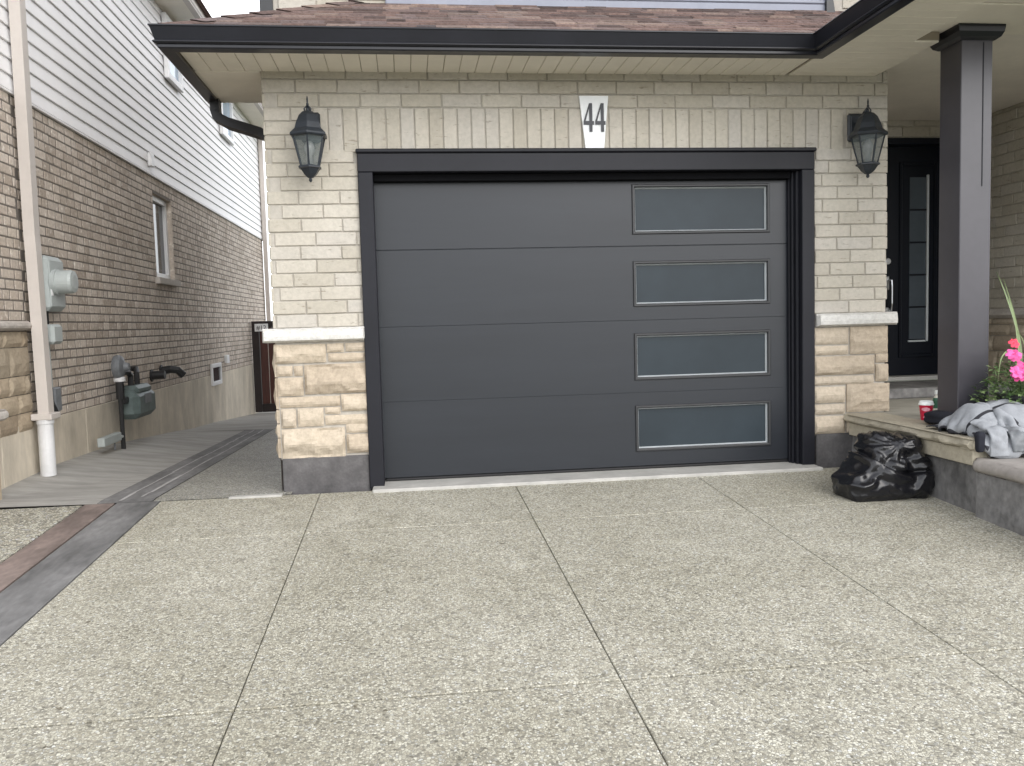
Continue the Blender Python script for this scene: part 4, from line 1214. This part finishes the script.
p1 = sleeve(3.058, .105, -1.235, .265, 1, .425)
grid_obj('sleeve', p1, ['hoodie', 'lining'], hd, .004, 1)
p2 = sleeve(3.165, .095, -1.25, .22, 2, .405, .010)
grid_obj('lining_flap', p2, ['pipe'], hd, .004, 1)
bundle('jacket_cuff', (2.948, -1.388, .282), (2.992, -1.345, .392), 'jacket', jk, 9, 18, .005)

# ------------------------------------------------------------------ cup and bottle
cx, cy = 3.225, -.50
cp = thing('coffee_cup', (cx, cy, .347), 'red paper coffee cup with white lid standing on the porch edge', 'cup')
mb = MB(); mb.lathe((cx, cy, .347), [(.029, 0), (.031, .004), (.042, .098), (.043, .1)], 32); mb.build('cup_body', 'cup', cp, smooth=True)
mb = MB(); mb.lathe((cx, cy, .347), [(.0445, .095), (.0455, .097), (.0455, .104), (.0425, .106), (.040, .118), (.036, .120), (.034, .116)], 32); mb.build('lid', 'lid', cp)
def wrap(mb, a0, a1, z0, z1, rad, pts=12):
    for k in range(pts):
        b0 = a0 + (a1 - a0) * k / pts; b1 = a0 + (a1 - a0) * (k + 1) / pts
        h0 = math.sin(math.pi * (k + .02) / pts) ** .5; h1 = math.sin(math.pi * min(1, (k + 1 - .02) / pts)) ** .5
        zc, hh = (z0 + z1) / 2, (z1 - z0) / 2
        R_ = lambda z: .0312 + (z - .004) / .094 * .011 + rad
        P_ = lambda b, z: (cx + R_(z) * math.cos(b), cy + R_(z) * math.sin(b), .347 + z)
        mb.face([P_(b0, zc - hh * h0), P_(b1, zc - hh * h1), P_(b1, zc + hh * h1), P_(b0, zc + hh * h0)])
mb = MB(); wrap(mb, math.radians(195), math.radians(275), .058, .082, .0006); mb.build('printed_mark', 'cupmark', cp); mb = MB(); wrap(mb, math.radians(205), math.radians(290), .014, .026, .0006); mb.build('printed_mark', 'cupmark', cp)
bx, by = 3.39, -.36
bt = thing('small_bottle', (bx, by, .347), 'small green labelled bottle standing behind the red coffee cup', 'bottle')
mb = MB(); mb.lathe((bx, by, .347), [(.024, 0), (.026, .006), (.026, .10), (.022, .12), (.011, .135), (.011, .15)], 20); mb.build('bottle_body', 'paper', bt)
mb = MB(); mb.lathe((bx, by, .347), [(.0268, .055), (.0268, .10), (.0225, .122), (.0225, .055)], 20); mb.build('label_band', 'green', bt)
mb = MB(); mb.lathe((bx, by, .347), [(.014, .145), (.014, .168), (.011, .17)], 16); mb.build('cap', 'lid', bt)

# ------------------------------------------------------------------ potted flowers
fx, fy = 3.52, -.98
fp = thing('flower_pot', (fx, fy, .347), 'potted pink flowers with long spiky green blades beside the porch column', 'potted plant')
mb = MB(); mb.lathe((fx, fy, .347), [(.10, 0), (.105, .01), (.14, .17), (.15, .172), (.152, .195), (.14, .197), (.135, .18)], 28); mb.build('pot', 'pot', fp)
mb = MB(); mb.lathe((fx, fy, .347), [(.13, .165), (.134, .178), (.02, .19)], 20); mb.build('soil', 'soil', fp)
rl = random.Random(77)
mb = MB()
def leaf(mb, p, d, up, L, W, var, curl=.3):
    d = d.normalized(); s_ = d.cross(up)
    if s_.length < .01: s_ = d.orthogonal()
    s_.normalize(); n = s_.cross(d)
    a = p; b = p + d * L * .5 + s_ * W * .5 + n * curl * W * .4; c = p + d * L - n * curl * L * .3; e = p + d * L * .5 - s_ * W * .5 + n * curl * W * .4; m = p + d * L * .5
    mb.face([a, b, c, m], 0, var); mb.face([a, m, c, e], 0, var)
for k in range(1300):
    a = rl.uniform(0, 6.283); rr_ = rl.random() ** .6 * .27; h = rl.uniform(-.02, 1)
    z = .347 + .17 + .27 * h * (1 - (rr_ / .31) ** 2) + rl.uniform(-.04, .03) - .09 * (rr_ / .27) ** 2
    p = Vector((fx + math.cos(a) * rr_, fy + math.sin(a) * rr_, z))
    if p.x < CX1 + .004 and p.y > CY0 - .03: continue
    if p.y < -1.22: continue
    d = Vector((math.cos(a) + rl.uniform(-.8, .8), math.sin(a) + rl.uniform(-.8, .8), rl.uniform(-.3, .9)))
    leaf(mb, p, d, Vector((rl.uniform(-.4, .4), rl.uniform(-.4, .4), 1)), rl.uniform(.022, .045), rl.uniform(.014, .026), rl.random())
for k in range(60):
    a = rl.uniform(0, 6.283); rr_ = rl.uniform(.05, .2)
    p = Vector((fx + math.cos(a) * rr_, fy + math.sin(a) * rr_, .347 + .17 + rl.uniform(.05, .2) * (1 - (rr_ / .26) ** 2)))
    if p.x < CX1 + .01 and p.y > CY0 - .03: continue
    mb.tube([(fx + math.cos(a) * .06, fy + math.sin(a) * .06, .52), ((fx + p.x) / 2, (fy + p.y) / 2, (p.z + .54) / 2 + .03), tuple(p)], .0022, 5, 0, .3)
mb.build('foliage', 'leaf', fp)
def flower(c, r, mat):
    mb = MB(); c = Vector(c); ax = Vector((rl.uniform(-.5, .2), -1, rl.uniform(.3, .9))).normalized(); a = ax.orthogonal().normalized(); b = ax.cross(a)
    for layer in range(2):
        for k in range(6):
            t = 2 * math.pi * (k + .5 * layer) / 6 + rl.uniform(-.15, .15); d = a * math.cos(t) + b * math.sin(t); s_ = ax.cross(d)
            rr_ = r * (1 - .25 * layer) * rl.uniform(.85, 1.1); v = rl.random()
            P_ = [c + ax * .004 * layer, c + d * rr_ * .55 - s_ * rr_ * .38 + ax * rr_ * .22, c + d * rr_ - s_ * rr_ * .22 + ax * rr_ * .1, c + d * rr_ * 1.02 + s_ * rr_ * .15 + ax * rr_ * .16, c + d * rr_ * .55 + s_ * rr_ * .38 + ax * rr_ * .25]
            mb.face(P_, 0, v)
    mb.lathe(tuple(c + ax * .003), [(.004, 0), (.003, .006)], 8, 0, 0)
    mb.build('flower', mat, fp)
for (c, r, m_) in tuple(((a[0] - .055, a[1], a[2]), b * 1.3, m) for (a, b, m) in (((3.415, -1.10, .765), .034, 'petal'), ((3.395, -1.12, .775), .03, 'petal'), ((3.405, -1.13, .675), .034, 'petal'), ((3.445, -1.13, .695), .036, 'petal'), ((3.425, -1.12, .655), .03, 'petal'), ((3.47, -1.12, .675), .034, 'petal'), ((3.45, -1.05, .835), .024, 'redpetal'), ((3.57, -1.12, .74), .035, 'petal'), ((3.63, -1.0, .72), .034, 'petal'), ((3.52, -1.14, .66), .032, 'petal'))):
    flower(c, r, m_)
def blade(pts, w):
    pts = [Vector(p) for p in pts]; mb = MB()
    # smooth curve through control points
    out = []
    n = 18
    for k in range(n + 1):
        t = k / n * (len(pts) - 1); i = min(int(t), len(pts) - 2); f = t - i
        p0 = pts[max(i - 1, 0)]; p1 = pts[i]; p2 = pts[i + 1]; p3 = pts[min(i + 2, len(pts) - 1)]
        out.append(.5 * ((2 * p1) + (p2 - p0) * f + (2 * p0 - 5 * p1 + 4 * p2 - p3) * f * f + (3 * p1 - p0 - 3 * p2 + p3) * f ** 3))
    v = rl.random(); L = []; 
    for k, p in enumerate(out):
        d = (out[min(k + 1, n)] - out[max(k - 1, 0)]).normalized(); s_ = d.cross(Vector((0, -1, .2))).normalized()
        ww = w * (1 - (k / n) ** 1.6) * (.6 + .4 * min(1, k / 4)) + .0006
        L.append((p - s_ * ww, p + Vector((0, .003, -.001)), p + s_ * ww))
    for a, b in zip(L, L[1:]):
        mb.face([a[0], b[0], b[1], a[1]], 0, v); mb.face([a[1], b[1], b[2], a[2]], 0, v)
    mb.build('leaf_blade', 'blade', fp, smooth=True)
B0 = (fx, fy, .53)
blade([B0, (3.47, -1.0, .80), (3.42, -1.02, .99), (3.335, -1.04, 1.2)], .012)
blade([B0, (3.45, -1.03, .74), (3.36, -1.08, .80), (3.27, -1.12, .76), (3.235, -1.14, .63)], .008)
blade([B0, (3.47, -1.06, .75), (3.40, -1.12, .85), (3.345, -1.14, .91)], .006)
blade([B0, (3.55, -1.0, .85), (3.56, -1.02, 1.05), (3.60, -1.02, 1.2)], .011)
blade([B0, (3.60, -.98, .80), (3.70, -.98, .98), (3.83, -.98, 1.02)], .010)
blade([B0, (3.53, -.92, .85), (3.50, -.86, 1.08), (3.47, -.8, 1.25)], .010)
blade([B0, (3.6, -1.05, .78), (3.7, -1.14, .84), (3.78, -1.2, .75)], .009)

# ------------------------------------------------------------------ strip helper properties
for o in bpy.data.objects:
    if '_o' in o.keys(): del o['_o']

# ------------------------------------------------------------------ light, sky, camera
w = bpy.data.worlds.new('World'); sc.world = w; w.use_nodes = True
t = w.node_tree; t.nodes.clear()
out = t.nodes.new('ShaderNodeOutputWorld'); bg = t.nodes.new('ShaderNodeBackground')
sky = t.nodes.new('ShaderNodeTexSky'); sky.sky_type = 'NISHITA'; sky.sun_disc = False
EL, AZ = math.radians(34), math.radians(152)
sky.sun_elevation = EL; sky.sun_rotation = AZ
sky.air_density = 1.0; sky.dust_density = 2.0; sky.ozone_density = 1.0
# cloud deck: mostly grey white with thin blue gaps
tc = t.nodes.new('ShaderNodeTexCoord')
nz = N(t, 'ShaderNodeTexNoise', Scale=2.6, Detail=6.0, Roughness=.55); t.links.new(tc.outputs['Generated'], nz.inputs['Vector'])
cf = ramp(t, nz.outputs[0], [(.36, (.68, .68, .68)), (.55, (.97, .97, .97))])
hs = N(t, 'ShaderNodeHueSaturation', Saturation=.06, Value=1.5); t.links.new(sky.outputs[0], hs.inputs['Color'])
flat = mix(t, hs.outputs[0], (11.0, 11.2, 11.6), .62)
sx = t.nodes.new('ShaderNodeSeparateXYZ'); t.links.new(tc.outputs['Generated'], sx.inputs[0])
grad = ramp(t, sx.outputs[2], [(0.0, (1, 1, 1)), (.35, (.86, .86, .87)), (1.0, (.5, .5, .52))])
flat = mix(t, flat, mix(t, grad, (1.45, 1.45, 1.45), 1.0, 'MULTIPLY'), 1.0, 'MULTIPLY')
mx = mix(t, sky.outputs[0], flat, cf)
t.links.new(mx, bg.inputs[0]); bg.inputs[1].default_value = .15; t.links.new(bg.outputs[0], out.inputs[0])
L = bpy.data.lights.new('sun', 'SUN'); L.energy = .75; L.angle = math.radians(45); L.color = (1, .965, .91)
lo = bpy.data.objects.new('sun', L); COL.objects.link(lo)
d = Vector((math.sin(AZ) * math.cos(EL), math.cos(AZ) * math.cos(EL), math.sin(EL)))
lo.rotation_euler = d.to_track_quat('Z', 'Y').to_euler(); lo.location = d * 30

cam = bpy.data.cameras.new('camera'); co_ = bpy.data.objects.new('camera', cam); COL.objects.link(co_)
Rm = [[0.9920837534321381, -0.1225888436465214, -0.027236034759294613], [-0.0358527536230867, -0.06864157127570862, -0.996996948215211], [0.1203511787796157, 0.9900809613896282, -0.07249333528088248]]
mw = Matrix([[Rm[0][i], -Rm[1][i], -Rm[2][i], (0, -5.5, 1.04)[i]] for i in range(3)] + [[0, 0, 0, 1]])
co_.matrix_world = mw
cam.sensor_width = 36; cam.lens = 856.485 * 36 / 1024; cam.clip_start = .05; cam.clip_end = 1000
sc.camera = co_
vs_ = sc.view_settings
vs_.view_transform = 'Standard'; vs_.look = 'None'; vs_.gamma = 1; vs_.exposure = 0.50; vs_.use_curve_mapping = False
